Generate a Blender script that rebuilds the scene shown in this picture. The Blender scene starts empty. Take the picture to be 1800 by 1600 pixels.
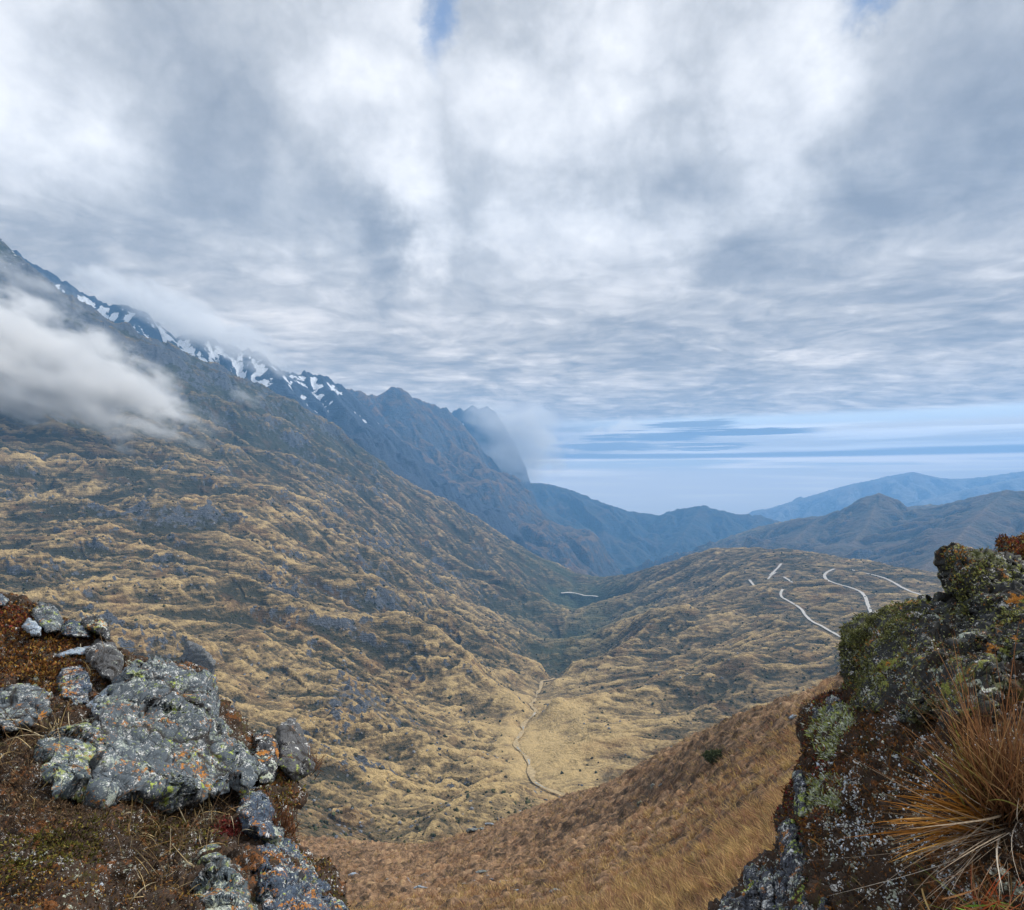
import bpy, math
import numpy as np
from mathutils import Vector
R = math.radians
sc = bpy.context.scene
col = sc.collection
# ---------------------------------------------------------------- camera
F = 1173.0            # focal length in photo pixels (1800 wide)
HY = 850.0            # row of the true horizon
cam_d = bpy.data.cameras.new('camera'); cam = bpy.data.objects.new('camera', cam_d); col.objects.link(cam)
cam.location = (0, 0, 0); cam.rotation_euler = (R(90), 0, 0)
cam_d.sensor_width = 36; cam_d.lens = F/1800*36
cam_d.shift_y = (HY-800)/1800
cam_d.clip_start = 0.05; cam_d.clip_end = 120000
sc.camera = cam
# ---------------------------------------------------------------- render / exposure
sc.view_settings.view_transform = 'Standard'; sc.view_settings.look = 'None'
sc.view_settings.exposure = 0.30; sc.view_settings.gamma = 1.0
sc.cycles.use_denoising = True
sc.cycles.max_bounces = 8; sc.cycles.diffuse_bounces = 2; sc.cycles.glossy_bounces = 1
sc.cycles.transparent_max_bounces = 8; sc.cycles.volume_bounces = 5
SUN_EL, SUN_AZ = 42.0, 62.0      # azimuth clockwise from +Y
# ---------------------------------------------------------------- node helper
class NT:
    def __init__(s, nt): s.nt = nt; s.k = 0
    def n(s, typ, **kw):
        x = s.nt.nodes.new(typ); s.k += 1; x.location = ((s.k % 14)*180, -(s.k//14)*220)
        for a, b in kw.items(): setattr(x, a, b)
        return x
    def put(s, sock, v):
        if v is None: return
        if isinstance(v, bpy.types.NodeSocket): s.nt.links.new(v, sock)
        else:
            try: sock.default_value = v
            except Exception:
                sock.default_value = tuple(v)+(1.0,) if len(v) == 3 else v
    def m(s, op, a, b=None, c=None, clamp=False):
        x = s.n('ShaderNodeMath', operation=op, use_clamp=clamp)
        s.put(x.inputs[0], a); s.put(x.inputs[1], b); s.put(x.inputs[2], c); return x.outputs[0]
    def v(s, op, a, b=None, sc_=None):
        x = s.n('ShaderNodeVectorMath', operation=op)
        s.put(x.inputs[0], a); s.put(x.inputs[1], b)
        if sc_ is not None: s.put(x.inputs['Scale'], sc_)
        return x.outputs['Value'] if op in ('LENGTH', 'DISTANCE', 'DOT_PRODUCT') else x.outputs[0]
    def xyz(s, a, b, c):
        x = s.n('ShaderNodeCombineXYZ'); s.put(x.inputs[0], a); s.put(x.inputs[1], b); s.put(x.inputs[2], c); return x.outputs[0]
    def sep(s, a):
        x = s.n('ShaderNodeSeparateXYZ'); s.put(x.inputs[0], a); return x.outputs
    def noise(s, vec, scale, detail=4, rough=.5, dist=0, out=0, typ=None, lac=2.0):
        x = s.n('ShaderNodeTexNoise')
        if typ: x.noise_type = typ
        s.put(x.inputs['Vector'], vec); s.put(x.inputs['Scale'], scale); s.put(x.inputs['Detail'], detail)
        s.put(x.inputs['Roughness'], rough); s.put(x.inputs['Distortion'], dist); s.put(x.inputs['Lacunarity'], lac)
        return x.outputs[out]
    def vor(s, vec, scale, feature='F1', out='Distance', rnd=1.0):
        x = s.n('ShaderNodeTexVoronoi', feature=feature)
        s.put(x.inputs['Vector'], vec); s.put(x.inputs['Scale'], scale); s.put(x.inputs['Randomness'], rnd)
        return x.outputs[out]
    def mr(s, v, a, b, c=0.0, d=1.0, smooth=True):
        x = s.n('ShaderNodeMapRange', interpolation_type='SMOOTHSTEP' if smooth else 'LINEAR')
        s.put(x.inputs[0], v); s.put(x.inputs[1], a); s.put(x.inputs[2], b); s.put(x.inputs[3], c); s.put(x.inputs[4], d)
        return x.outputs[0]
    def mix(s, f, a, b, blend='MIX'):
        x = s.n('ShaderNodeMix', data_type='RGBA', blend_type=blend)
        s.put(x.inputs[0], f); s.put(x.inputs[6], a); s.put(x.inputs[7], b); return x.outputs[2]
    def ramp(s, f, pts):
        x = s.n('ShaderNodeValToRGB'); e = x.color_ramp.elements
        while len(e) < len(pts): e.new(0.5)
        for i, (p, c) in enumerate(pts): e[i].position = p; e[i].color = tuple(c)+(1,)
        s.put(x.inputs[0], f); return x.outputs[0]
    def attr(s, name, out='Fac'):
        x = s.n('ShaderNodeAttribute', attribute_name=name); return x.outputs[out]
# ---------------------------------------------------------------- world
def pdir(px, py):
    v = np.array([(px-900)/F, 1.0, (HY-py)/F]); return v/np.linalg.norm(v)
world = bpy.data.worlds.new('World'); sc.world = world; world.use_nodes = True
def build_world():
    nt = world.node_tree; nt.nodes.clear(); g = NT(nt)
    d = g.n('ShaderNodeTexCoord').outputs['Generated']
    x, y, z = g.sep(d)
    hor = g.m('SQRT', g.m('MAXIMUM', g.m('SUBTRACT', 1.0, g.m('MULTIPLY', z, z)), 1e-4))
    e = g.m('DIVIDE', z, hor)                          # tangent of the elevation
    # cloud deck, seen in perspective
    zz = g.m('ADD', g.m('MAXIMUM', z, 0.0), 0.085)
    P = g.xyz(g.m('DIVIDE', x, zz), g.m('DIVIDE', y, zz), 0.0)
    wv = g.noise(P, 0.7, 4, .55, out=1)
    Pw = g.v('ADD', P, g.v('SCALE', g.v('SUBTRACT', wv, (.5, .5, .5)), sc_=1.15))
    n1 = g.noise(Pw, 0.62, 7, 0.50)
    n2 = g.noise(Pw, 2.1, 8, 0.60, dist=.25)
    n3 = g.noise(g.v('MULTIPLY', P, (1.0, 1.9, 1.0)), 4.8, 6, 0.56, dist=.15)
    pf = g.m('ABSOLUTE', g.m('SUBTRACT', g.noise(g.v('ADD', Pw, (4.7, 2.2, 0.)), 1.5, 6, .55), .5))
    low = g.mr(e, 0.34, 0.14)                          # finer corrugation in the lower deck
    V = g.m('ADD', 0.53, g.m('MULTIPLY', g.m('SUBTRACT', n1, .5), 0.9))
    V = g.m('ADD', V, g.m('MULTIPLY', g.m('SUBTRACT', n2, .5), g.mr(e, 0.6, 0.2, 0.12, 1.0)))
    V = g.m('ADD', V, g.m('MULTIPLY', g.m('SUBTRACT', n3, .5), g.m('MULTIPLY', low, 0.75)))
    V = g.m('ADD', V, g.m('MULTIPLY', g.m('SUBTRACT', pf, .09), g.mr(e, .5, .22, .25, 1.3)))
    pf2 = g.m('ABSOLUTE', g.m('SUBTRACT', g.noise(g.v('ADD', Pw, (14.7, 8.2, 0.)), 3.4, 6, .55), .5))
    V = g.m('ADD', V, g.m('MULTIPLY', g.m('SUBTRACT', pf2, .09), g.mr(e, .5, .2, .1, 1.0)))
    hi_ = g.mr(e, .18, .45)
    q1 = g.noise(g.v('ADD', d, g.v('SCALE', g.noise(d, 2.5, 4, .5, out=1), sc_=.25)), 4.6, 8, .55)
    q2 = g.m('ABSOLUTE', g.m('SUBTRACT', g.noise(d, 6.5, 7, .55), .5))
    V = g.m('ADD', V, g.m('MULTIPLY', hi_, g.m('ADD', g.m('MULTIPLY', g.m('SUBTRACT', q1, .5), .95), g.m('MULTIPLY', g.m('SUBTRACT', q2, .08), 1.3))))
    # named clouds of this sky: bright breaks and heavy bellies, by direction
    dn = g.noise(d, 3.6, 8, .62, out=1)
    dw = g.v('ADD', d, g.v('SCALE', g.v('SUBTRACT', dn, (.5, .5, .5)), sc_=0.30))
    lobes = [  # px, py, half width, half height, strength
        (640, 130, 190, 190, .30), (985, 165, 120, 120, .34), (705, 375, 85, 60, .40), (1390, 90, 130, 130, .26),
        (60, 170, 170, 190, .20), (1060, 425, 120, 45, .22), (1285, 390, 110, 60, .22), (450, 545, 230, 90, .22),
        (750, 478, 55, 40, .34), (1100, 535, 120, 40, .15), (1520, 470, 130, 50, .14), (840, 640, 200, 60, .05),
        (330, 230, 170, 170, -.24), (660, 490, 42, 62, -.30), (1190, 300, 130, 90, -.22), (1450, 370, 150, 90, -.26),
        (1720, 190, 260, 170, -.20), (900, 50, 130, 90, -.22), (1560, 10, 110, 60, -.30), (1290, 460, 130, 50, -.16),
        (120, 330, 190, 80, -.08), (200, 430, 160, 60, -.10), (1000, 620, 260, 60, -.08), (1650, 560, 250, 60, -.08),
        (1650, 330, 200, 90, -.10)]
    for (px, py, a, b, s_) in lobes:
        q = pdir(px, py); k = 1/math.sqrt(1+((px-900)/F)**2+((py-HY)/F)**2)
        dd = g.v('MULTIPLY', g.v('SUBTRACT', dw, tuple(q)), (F/a/k/1.5, 1.6, F/b/k/1.5))
        V = g.m('ADD', V, g.mr(g.v('LENGTH', dd), 0.0, 1.15, s_*.80, 0.0))
    cloud = g.ramp(V, [(0.08, (.280, .310, .360)), (0.30, (.405, .432, .475)), (0.48, (.560, .580, .610)),
                       (0.64, (.740, .755, .785)), (0.84, (.945, .950, .965)), (1.0, (1.10, 1.10, 1.10))])
    cloud = g.mix(g.mr(e, .42, .12), cloud, g.v('MULTIPLY', cloud, (1.17, 1.04, .90)))
    # blue slits high in the deck
    for (px, py, a, b) in ((785, 25, 26, 75), (1550, 5, 45, 28)):
        q = pdir(px, py)
        dd = g.v('MULTIPLY', g.v('SUBTRACT', dw, tuple(q)), (F/a/1.3, 1.5, F/b/1.3))
        cloud = g.mix(g.mr(g.v('LENGTH', dd), 0.0, 1.2, .75, 0.0), cloud, (.13, .25, .50))
    # horizon bands
    sv = g.xyz(g.m('MULTIPLY', x, 3.0), g.m('MULTIPLY', y, 3.0), g.m('MULTIPLY', e, 95.0))
    st = g.noise(sv, 1.0, 4, .55, dist=.3)
    ew = g.m('ADD', e, g.m('MULTIPLY', g.m('SUBTRACT', g.noise(sv, .6, 3, .5), .5), 0.014))
    right = g.mr(x, -0.05, 0.28)
    sky = g.n('ShaderNodeTexSky', sky_type='NISHITA'); sky.sun_disc = False
    sky.sun_elevation = R(SUN_EL); sky.sun_rotation = R(SUN_AZ); sky.altitude = 3500
    low_blue = (1.30, 1.20, 1.08)
    gapc = g.mix(g.mr(st, .44, .60), low_blue, (1.75, 1.68, 1.62))
    gapc = g.mix(g.mr(ew, 0.075, 0.088), gapc, g.mix(.55, low_blue, (.9, 1.2, 1.45)))
    gap = g.m('MULTIPLY', g.mr(ew, 0.100, 0.090), g.m('MULTIPLY', right, .9))
    c = g.mix(gap, cloud, gapc)
    # warm bright slit left of it
    q = pdir(1010, 782); dd = g.v('MULTIPLY', g.v('SUBTRACT', dw, tuple(q)), (F/210, 1.0, F/26))
    c = g.mix(g.mr(g.v('LENGTH', dd), 0.2, 1.0, .55, 0.0), c, (1.6, 1.4, 1.15))
    # long grey lens clouds
    dl = g.v('ADD', d, g.v('SCALE', g.v('SUBTRACT', g.noise(sv, 2.2, 6, .65, out=1), (.5, .5, .5)), sc_=0.034))
    for (px, py, a, b, s_) in ((1290, 760, 140, 9, 1.), (1210, 747, 90, 8, .9), (1130, 770, 130, 9, .9), (1240, 783, 90, 5, .8), (1060, 786, 110, 7, .8), (960, 806, 150, 15, .7)):
        q = pdir(px, py)
        dd = g.v('MULTIPLY', g.v('SUBTRACT', dl, tuple(q)), (F/a, .6, F/b))
        c = g.mix(g.mr(g.v('LENGTH', dd), .6, 1.05, s_, 0.0), c, (.33, .38, .46))
    # dark blue line of far cloud, pale line under it
    c = g.mix(g.m('MULTIPLY', g.mr(ew, .046, .0425), .9), c, (.45, .50, .60))
    c = g.mix(g.m('MULTIPLY', g.mr(e, .0385, .0345), .93), c, g.mix(g.mr(st, .42, .62), (1.05, 1.08, 1.08), (2.1, 1.85, 1.65)))
    c = g.mix(g.mr(e, .030, .012), c, g.mix(g.mr(st, .45, .75), (1.25, 1.16, 1.08), (1.7, 1.55, 1.4)))
    c = g.mix(g.mr(e, .0, -.05), c, (1.1, 1.05, 1.0))
    c = g.mix(g.mr(e, -.10, -.5), c, (.14, .13, .12))
    b1 = g.n('ShaderNodeBackground'); g.put(b1.inputs[0], c); b1.inputs[1].default_value = 1.0
    b2 = g.n('ShaderNodeBackground'); g.put(b2.inputs[0], sky.outputs[0]); b2.inputs[1].default_value = 0.10
    mx = g.n('ShaderNodeMixShader'); mx.inputs[0].default_value = 0.08
    nt.links.new(b1.outputs[0], mx.inputs[1]); nt.links.new(b2.outputs[0], mx.inputs[2])
    o = g.n('ShaderNodeOutputWorld'); nt.links.new(mx.outputs[0], o.inputs[0])
build_world()
# ---------------------------------------------------------------- sun
sd = bpy.data.lights.new('sun', 'SUN'); sd.energy = 3.3; sd.angle = R(8); sd.color = (1.0, .95, .87)
so = bpy.data.objects.new('sun', sd); col.objects.link(so)
_s = Vector((math.sin(R(SUN_AZ))*math.cos(R(SUN_EL)), math.cos(R(SUN_AZ))*math.cos(R(SUN_EL)), math.sin(R(SUN_EL))))
so.rotation_euler = _s.to_track_quat('Z', 'Y').to_euler(); so.location = _s*100
# ---------------------------------------------------------------- numpy noise
def _perm(seed):
    p = np.random.RandomState(seed).permutation(256); return np.concatenate([p, p, p])
def pn2(x, y, seed=0):
    p = _perm(seed); xi = np.floor(x).astype(np.int64); yi = np.floor(y).astype(np.int64)
    xf = x-xi; yf = y-yi; xi &= 255; yi &= 255
    u = xf*xf*xf*(xf*(xf*6-15)+10); v = yf*yf*yf*(yf*(yf*6-15)+10)
    def gr(ix, iy, fx, fy):
        a = p[p[ix]+iy]*(2*math.pi/256); return np.cos(a)*fx+np.sin(a)*fy
    n00 = gr(xi, yi, xf, yf); n10 = gr(xi+1, yi, xf-1, yf); n01 = gr(xi, yi+1, xf, yf-1); n11 = gr(xi+1, yi+1, xf-1, yf-1)
    a = n00+u*(n10-n00); b = n01+u*(n11-n01)
    return (a+v*(b-a))*1.5
def fbm(x, y, o=5, seed=0, gain=.5, lac=2.03):
    s = 0; a = 1; t = 0
    for i in range(o): s = s+a*pn2(x, y, seed+i); t += a; a *= gain; x = x*lac+17.3; y = y*lac-9.1
    return s/t
def ridged(x, y, o=5, seed=0, gain=.5, lac=2.03):
    s = 0; a = 1; t = 0; w = 1
    for i in range(o):
        n = (1-np.abs(pn2(x, y, seed+i)))**2; s = s+a*n*w; w = np.clip(n*1.6, 0, 1); t += a; a *= gain; x = x*lac+5.7; y = y*lac+3.1
    return s/t
def pn3(x, y, z, seed=0):
    p = _perm(seed); X = [np.floor(q).astype(np.int64) for q in (x, y, z)]
    f = [q-i for q, i in zip((x, y, z), X)]; X = [i & 255 for i in X]
    w = [q*q*q*(q*(q*6-15)+10) for q in f]
    rs = np.random.RandomState(seed+99).normal(size=(256, 3)); rs /= np.linalg.norm(rs, axis=1)[:, None]
    r = 0
    for dx in (0, 1):
        for dy in (0, 1):
            for dz in (0, 1):
                h = p[p[p[X[0]+dx]+X[1]+dy]+X[2]+dz]; g_ = rs[h]
                val = g_[..., 0]*(f[0]-dx)+g_[..., 1]*(f[1]-dy)+g_[..., 2]*(f[2]-dz)
                r = r+val*(w[0] if dx else 1-w[0])*(w[1] if dy else 1-w[1])*(w[2] if dz else 1-w[2])
    return r*1.6
def fbm3(P, s, o=4, seed=0, gain=.5):
    r = 0; a = 1; t = 0; x, y, z = P[..., 0]*s, P[..., 1]*s, P[..., 2]*s
    for i in range(o): r = r+a*pn3(x, y, z, seed+i); t += a; a *= gain; x = x*2.03+1.7; y = y*2.03-4.1; z = z*2.03+7.7
    return r/t
def sst(x, a, b): t = np.clip((x-a)/(b-a), 0, 1); return t*t*(3-2*t)
def erode(X, Y, gx, gy, L, octs, seed, k=.5, gain=.5, lac=2.0, sharp=1.0):
    """gullies and spurs that run down the local slope and branch with every octave; returns a height"""
    H = np.zeros(X.shape); amp = 1.0; gx = gx.copy(); gy = gy.copy()
    for o in range(octs):
        s = np.hypot(gx, gy)+1e-6; sx, sy = -gy/s, gx/s; st = np.clip(s/.45, 0, 1)
        x, y = X/L, Y/L; xi, yi = np.floor(x), np.floor(y); W_ = np.zeros(X.shape); C = np.zeros(X.shape); S = np.zeros(X.shape)
        for dx in (-1, 0, 1, 2):
            for dy in (-1, 0, 1, 2):
                cx, cy = xi+dx, yi+dy
                h = (cx.astype(np.int64)*73856093 ^ cy.astype(np.int64)*19349663 ^ (seed+o)*83492791) & 0x7fffffff
                h = (h*1103515245+12345) & 0x7fffffff; h ^= h >> 11
                ox = (h & 1023)/1023.*.8-.4; oy = ((h >> 10) & 1023)/1023.*.8-.4
                vx, vy = x-cx+.0-ox, y-cy-oy; d2 = vx*vx+vy*vy; w = np.maximum(0, 1-d2/2.6)**3
                ph = (vx*sx+vy*sy)*2*math.pi*.72
                W_ += w; C += w*np.cos(ph); S += w*np.sin(ph)
        C /= W_; S /= W_
        m = np.hypot(C, S)+1e-6; C = C/m*np.minimum(1, m*1.6); S = S/m*np.minimum(1, m*1.6)
        H += amp*L*k*st*(np.abs(C)*-1+.5 if sharp < 0 else (C*.6+(1-np.abs(S))*.4*np.sign(C)))*.16
        gx = gx-S*sx*k*st*.9; gy = gy-S*sy*k*st*.9
        L /= lac; amp *= gain*lac*.98
    return H
class RBF:
    def __init__(s, P, v, sc_):
        s.sc = np.array(sc_, float); s.P = np.array(P, float)/s.sc; n = len(P)
        A = np.zeros((n+3, n+3)); r = np.linalg.norm(s.P[:, None]-s.P[None], axis=2)
        A[:n, :n] = s.k(r)+np.eye(n)*1e-4; A[:n, n] = 1; A[:n, n+1:] = s.P; A[n:, :n] = A[:n, n:].T
        s.w = np.linalg.solve(A, np.concatenate([v, [0, 0, 0]]))
    @staticmethod
    def k(r): return np.where(r > 1e-9, r*r*np.log(r+1e-12), 0)
    def __call__(s, a, b):
        sh = np.shape(a); a = np.ravel(a)/s.sc[0]; b = np.ravel(b)/s.sc[1]; o = np.empty(len(a)); n = len(s.P)
        for i in range(0, len(a), 60000):
            x = a[i:i+60000]; y = b[i:i+60000]
            r2 = (x[:, None]-s.P[None, :, 0])**2+(y[:, None]-s.P[None, :, 1])**2
            o[i:i+60000] = (0.5*r2*np.log(r2+1e-12))@s.w[:n]+s.w[n]+s.w[n+1]*x+s.w[n+2]*y
        return o.reshape(sh)
def blur(a, k):
    for ax in (0, 1):
        pad = [(0, 0), (0, 0)]; pad[ax] = (k+1, k)
        c = np.cumsum(np.pad(a, pad, mode='edge'), axis=ax); n = a.shape[ax]
        a = (np.take(c, np.arange(2*k+1, 2*k+1+n), axis=ax)-np.take(c, np.arange(0, n), axis=ax))/(2*k+1)
    return a
# ---------------------------------------------------------------- mesh helpers
def tag(o, label=None, cat=None, group=None, kind=None):
    if label: o['label'] = label
    if cat: o['category'] = cat
    if group: o['group'] = group
    if kind: o['kind'] = kind
    return o
def np_mesh(name, V, Fc, mat, attrs=None, cols=None, smooth=True, parent=None):
    """V (n,3); Fc list of index arrays, each (m,3) or (m,4)"""
    me = bpy.data.meshes.new(name); Fc = [f for f in (Fc if isinstance(Fc, list) else [Fc]) if len(f)]
    me.vertices.add(len(V)); me.vertices.foreach_set('co', np.ascontiguousarray(V, np.float32).ravel())
    idx = np.concatenate([f.ravel() for f in Fc]).astype(np.int32)
    cnt = np.concatenate([np.full(len(f), f.shape[1]) for f in Fc])
    st = np.concatenate([[0], np.cumsum(cnt)[:-1]]).astype(np.int32)
    me.loops.add(len(idx)); me.loops.foreach_set('vertex_index', idx)
    me.polygons.add(len(st)); me.polygons.foreach_set('loop_start', st)
    me.update(calc_edges=True)
    me.polygons.foreach_set('use_smooth', np.full(len(st), smooth))
    for k, a in (attrs or {}).items():
        at = me.attributes.new(k, 'FLOAT', 'POINT'); at.data.foreach_set('value', np.ascontiguousarray(a, np.float32).ravel())
    if cols is not None:
        at = me.attributes.new('tint', 'FLOAT_COLOR', 'POINT')
        at.data.foreach_set('color', np.concatenate([cols, np.ones((len(cols), 1))], 1).astype(np.float32).ravel())
    me.materials.append(mat); me.validate()
    o = bpy.data.objects.new(name, me); col.objects.link(o)
    if parent: o.parent = parent
    return o
def grid_faces(nr, nc, wrap=False):
    i = np.arange(nr*nc).reshape(nr, nc)
    if wrap: i = np.concatenate([i, i[:, :1]], 1)
    return np.stack([i[:-1, :-1], i[:-1, 1:], i[1:, 1:], i[1:, :-1]], -1).reshape(-1, 4)
def W(px, py, D):
    px, py, D = np.broadcast_arrays(px, py, D)
    return np.stack([(px-900)/F*D, D+0.0, (HY-py)/F*D], -1)
# ================================================================ materials of the land
def new_mat(name, rough=.9, spec=.2):
    m = bpy.data.materials.new(name); m.use_nodes = True; nt = m.node_tree; nt.nodes.clear(); g = NT(nt)
    b = g.n('ShaderNodeBsdfPrincipled'); o = g.n('ShaderNodeOutputMaterial'); nt.links.new(b.outputs[0], o.inputs[0])
    b.inputs['Roughness'].default_value = rough; b.inputs['Specular IOR Level'].default_value = spec
    return m, g, b
def land_mat(name, s, gold, brown, dark, rock, green=(.045, .062, .036), bump=1.0, dist=1.0, terr=.35):
    """s: size in metres of the finest texture"""
    m, g, b = new_mat(name)
    P = g.n('ShaderNodeNewGeometry').outputs['Position']
    dry = g.attr('dry'); rk = g.attr('rock'); gr = g.attr('green'); sn = g.attr('snow')
    fine = g.noise(P, 1/s, 5, .65, dist=.5); mid = g.noise(P, 1/(s*9), 5, .6); big = g.noise(P, 1/(s*60), 4, .55)
    f = g.m('ADD', dry, g.m('MULTIPLY', g.m('SUBTRACT', fine, .5), .95))
    f = g.m('ADD', f, g.m('MULTIPLY', g.m('SUBTRACT', mid, .5), 1.0))
    tr_ = g.noise(g.v('MULTIPLY', P, (1/(s*16), 1/(s*16), 1/(s*1.15))), 1.0, 3, .55, dist=.6)
    f = g.m('ADD', f, g.m('MULTIPLY', g.m('SUBTRACT', tr_, .5), terr))
    f = g.m('ADD', f, g.m('MULTIPLY', g.m('SUBTRACT', big, .5), .6))
    c = g.ramp(f, [(.12, dark), (.42, brown), (.62, tuple(.5*(a+b_) for a, b_ in zip(brown, gold))), (.86, gold)])
    hue = g.noise(g.v('ADD', P, (311., 17., 5.)), 1/(s*22), 4, .6)
    c = g.mix(g.mr(hue, .50, .72, 0, .45), c, g.mix(.6, c, (.30, .13, .045)))
    c = g.mix(g.m('MULTIPLY', gr, g.mr(mid, .3, .6, .75, 1.)), c, g.mix(g.mr(fine, .35, .7), green, tuple(x*2.2 for x in green)))

    rc = g.mix(g.mr(g.noise(P, 1/(s*.8), 6, .7), .35, .65), tuple(x*.55 for x in rock), tuple(min(1, x*1.5) for x in rock))
    rm = g.mr(g.m('ADD', rk, g.m('MULTIPLY', g.m('SUBTRACT', g.noise(P, 1/(s*4), 5, .65), .5), 1.3)), .46, .60)
    c = g.mix(rm, c, rc)
    sm = g.mr(g.m('ADD', sn, g.m('MULTIPLY', g.m('SUBTRACT', g.noise(P, 1/(s*5), 5, .6), .5), .8)), .50, .58)
    c = g.mix(sm, c, (.82, .85, .90))
    g.put(b.inputs['Base Color'], c)
    bp = g.n('ShaderNodeBump'); bp.inputs['Strength'].default_value = .9*bump; bp.inputs['Distance'].default_value = s*dist
    g.put(bp.inputs['Height'], g.m('ADD', g.m('ADD', fine, g.m('MULTIPLY', tr_, terr*1.5)), g.m('MULTIPLY', mid, 3.0))); g.put(b.inputs['Normal'], bp.outputs[0])
    return m
M_valley = land_mat('dry_valley_grass', 3.0, (.60, .43, .20), (.215, .155, .082), (.046, .047, .031), (.105, .115, .135), dist=1.8, terr=1.0)
M_mtn = land_mat('mountain_rock', 22.0, (.19, .125, .075), (.085, .064, .050), (.030, .030, .030), (.065, .075, .095))
M_snow = land_mat('snowy_rock', 12.0, (.13, .10, .075), (.07, .06, .055), (.022, .026, .034), (.045, .062, .095))
M_blue_haze = land_mat('haze_blue_ridge_rock', 22.0, (.11, .09, .075), (.045, .055, .065), (.014, .026, .036), (.035, .062, .10), green=(.014, .034, .044))  # dark rock tinted blue: part of the air haze is put into the colour
M_far_hazed = land_mat('haze_paled_far_land', 60.0, (.40, .38, .36), (.32, .31, .30), (.24, .24, .24), (.30, .31, .32))  # pale, low-contrast tones: distance haze painted into the far land's colour
M_hill = land_mat('hillside_turf', 0.22, (.50, .34, .18), (.275, .17, .10), (.060, .042, .028), (.17, .19, .23), dist=.6)
# ================================================================ the valley
VP = [  # px, py, distance
 (-700,150,2300),(-700,500,1800),(-700,800,1200),(-700,1000,700),(-700,1200,330),
 (-300,250,2600),(-300,600,2000),(-300,850,1400),(-300,1000,950),(-300,1250,360),
 (0,440,2850),(0,560,2450),(0,700,2000),(0,800,1650),(0,900,1330),(0,1050,900),(0,1250,420),
 (130,530,3050),(130,650,2500),(130,780,1900),(130,900,1450),
 (300,622,3350),(300,720,2550),(300,800,2050),(300,900,1500),(300,1020,1100),(300,1160,800),(300,1400,420),
 (450,697,3700),(450,760,2800),(450,860,1950),(450,980,1350),(450,1120,950),
 (570,760,3950),(570,850,2650),(570,950,1800),(570,1080,1200),(570,1200,900),(570,1330,680),(560,1420,560),(540,1480,430),
 (690,846,4050),(690,900,2950),(690,1000,1950),(690,1120,1250),(690,1220,930),(690,1340,720),(690,1440,570),(690,1520,430),
 (800,905,4200),(800,980,2950),(800,1070,1900),(800,1180,1180),(800,1290,860),(800,1370,700),(800,1450,550),
 (900,975,4350),(900,1040,2900),(900,1110,2000),(925,1122,1900),(1072,1104,1900),(940,1075,2600),(1075,1062,2600),(972,1054,3300),(1068,1044,3300),(900,1190,1330),(900,1270,1000),(900,1350,760),(900,1430,590),(900,1540,400),
 (1000,1042,4600),(1014,1116,3200),(1002,1162,2300),(985,1192,1700),(955,1218,1280),(945,1260,1050),(960,1330,810),(1000,1390,670),
 (1062,1056,4400),
 (1080,1120,2150),(1080,1180,1400),(1080,1260,1000),(1080,1340,760),(1080,1420,580),
 (1130,1042,3950),(1130,1090,2500),(1180,1010,3600),(1180,1080,2250),(1180,1160,1480),(1180,1250,1020),(1180,1340,740),
 (1240,977,3250),(1240,1040,2350),(1290,965,3000),(1290,1020,2250),(1290,1100,1600),(1290,1200,1120),(1290,1300,830),
 (1400,974,2750),(1400,1010,2150),(1400,1080,1600),(1400,1160,1200),(1400,1240,930),(1400,1350,600),
 (1490,988,2550),(1490,1040,1850),(1490,1110,1380),(1490,1200,1020),
 (1570,1003,2400),(1570,1060,1650),(1660,1018,2250),(1660,1080,1500),(1660,1200,950),
 (1800,1035,2100),(1800,1120,1250),(1800,1300,700),(2100,1040,2000),(2100,1150,1150),(2500,1040,1900),(2500,1200,900),(2500,1500,400),(1400,1550,330),(1900,1500,400)]
back = [(-700,2300,150),(-300,2600,250),(0,2850,440),(130,3050,515),(300,3350,622),(450,3700,697),(570,3950,760),(690,4050,846),(800,4200,905),(900,4350,975),
        (1180,3600,1010),(1240,3250,977),(1290,3000,965),(1400,2750,974),(1490,2550,988),(1570,2400,1003),(1660,2250,1018),(1800,2100,1035),(2100,2000,1040),(2500,1900,1040)]
for px, D, py in back:          # the land falls away behind its crests
    z = (HY-py)/F*D; D2 = D*1.28; VP.append((px, HY-(z-D*.14)/D2*F, D2)); D3 = D*2.0; VP.append((px, HY-(z*.4-600)/D3*F, D3))
VP += [(1060,1042,6000),(1130,1050,6500)]
VP = np.array(VP, float)
rv = RBF(np.stack([VP[:, 0], np.log(VP[:, 2])], 1), VP[:, 1], (430, .45))
def seg_prof(u, lo, hi, n_in, n_out, a, b): return np.concatenate([np.linspace(lo, a, n_out)[:-1], np.linspace(a, b, n_in), np.linspace(b, hi, n_out)[1:]])
def base_hit(px, py, d0=900, d1=3200):
    Ds = np.exp(np.linspace(math.log(d0), math.log(d1), 500)); r = rv(np.full(500, float(px)), np.log(Ds)); k = np.where(r <= py)[0]
    return float(Ds[k[0]]) if len(k) else float(d1)
ROADS = [
 ([(1374,990),(1370,997),(1361,1006),(1352,1014)], 7), ([(1368,1006),(1356,1012),(1349,1021)], 6), ([(1316,1019),(1321,1025),(1327,1032)], 7), ([(1375,1014),(1384,1019),(1396,1028)], 7),
 ([(1377,1036),(1372,1043),(1373,1051),(1388,1059),(1400,1065),(1409,1072),(1415,1082),(1428,1094),(1445,1103),(1460,1112),(1483,1124),(1510,1134)], 6.5),
 ([(1470,1000),(1455,1006),(1448,1013),(1452,1020),(1466,1027),(1490,1033),(1513,1040),(1521,1050),(1526,1066),(1532,1080)], 8),
 ([(1492,1001),(1510,1006),(1535,1012),(1562,1020),(1580,1031),(1603,1041),(1630,1051),(1680,1062)], 8)]
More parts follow.
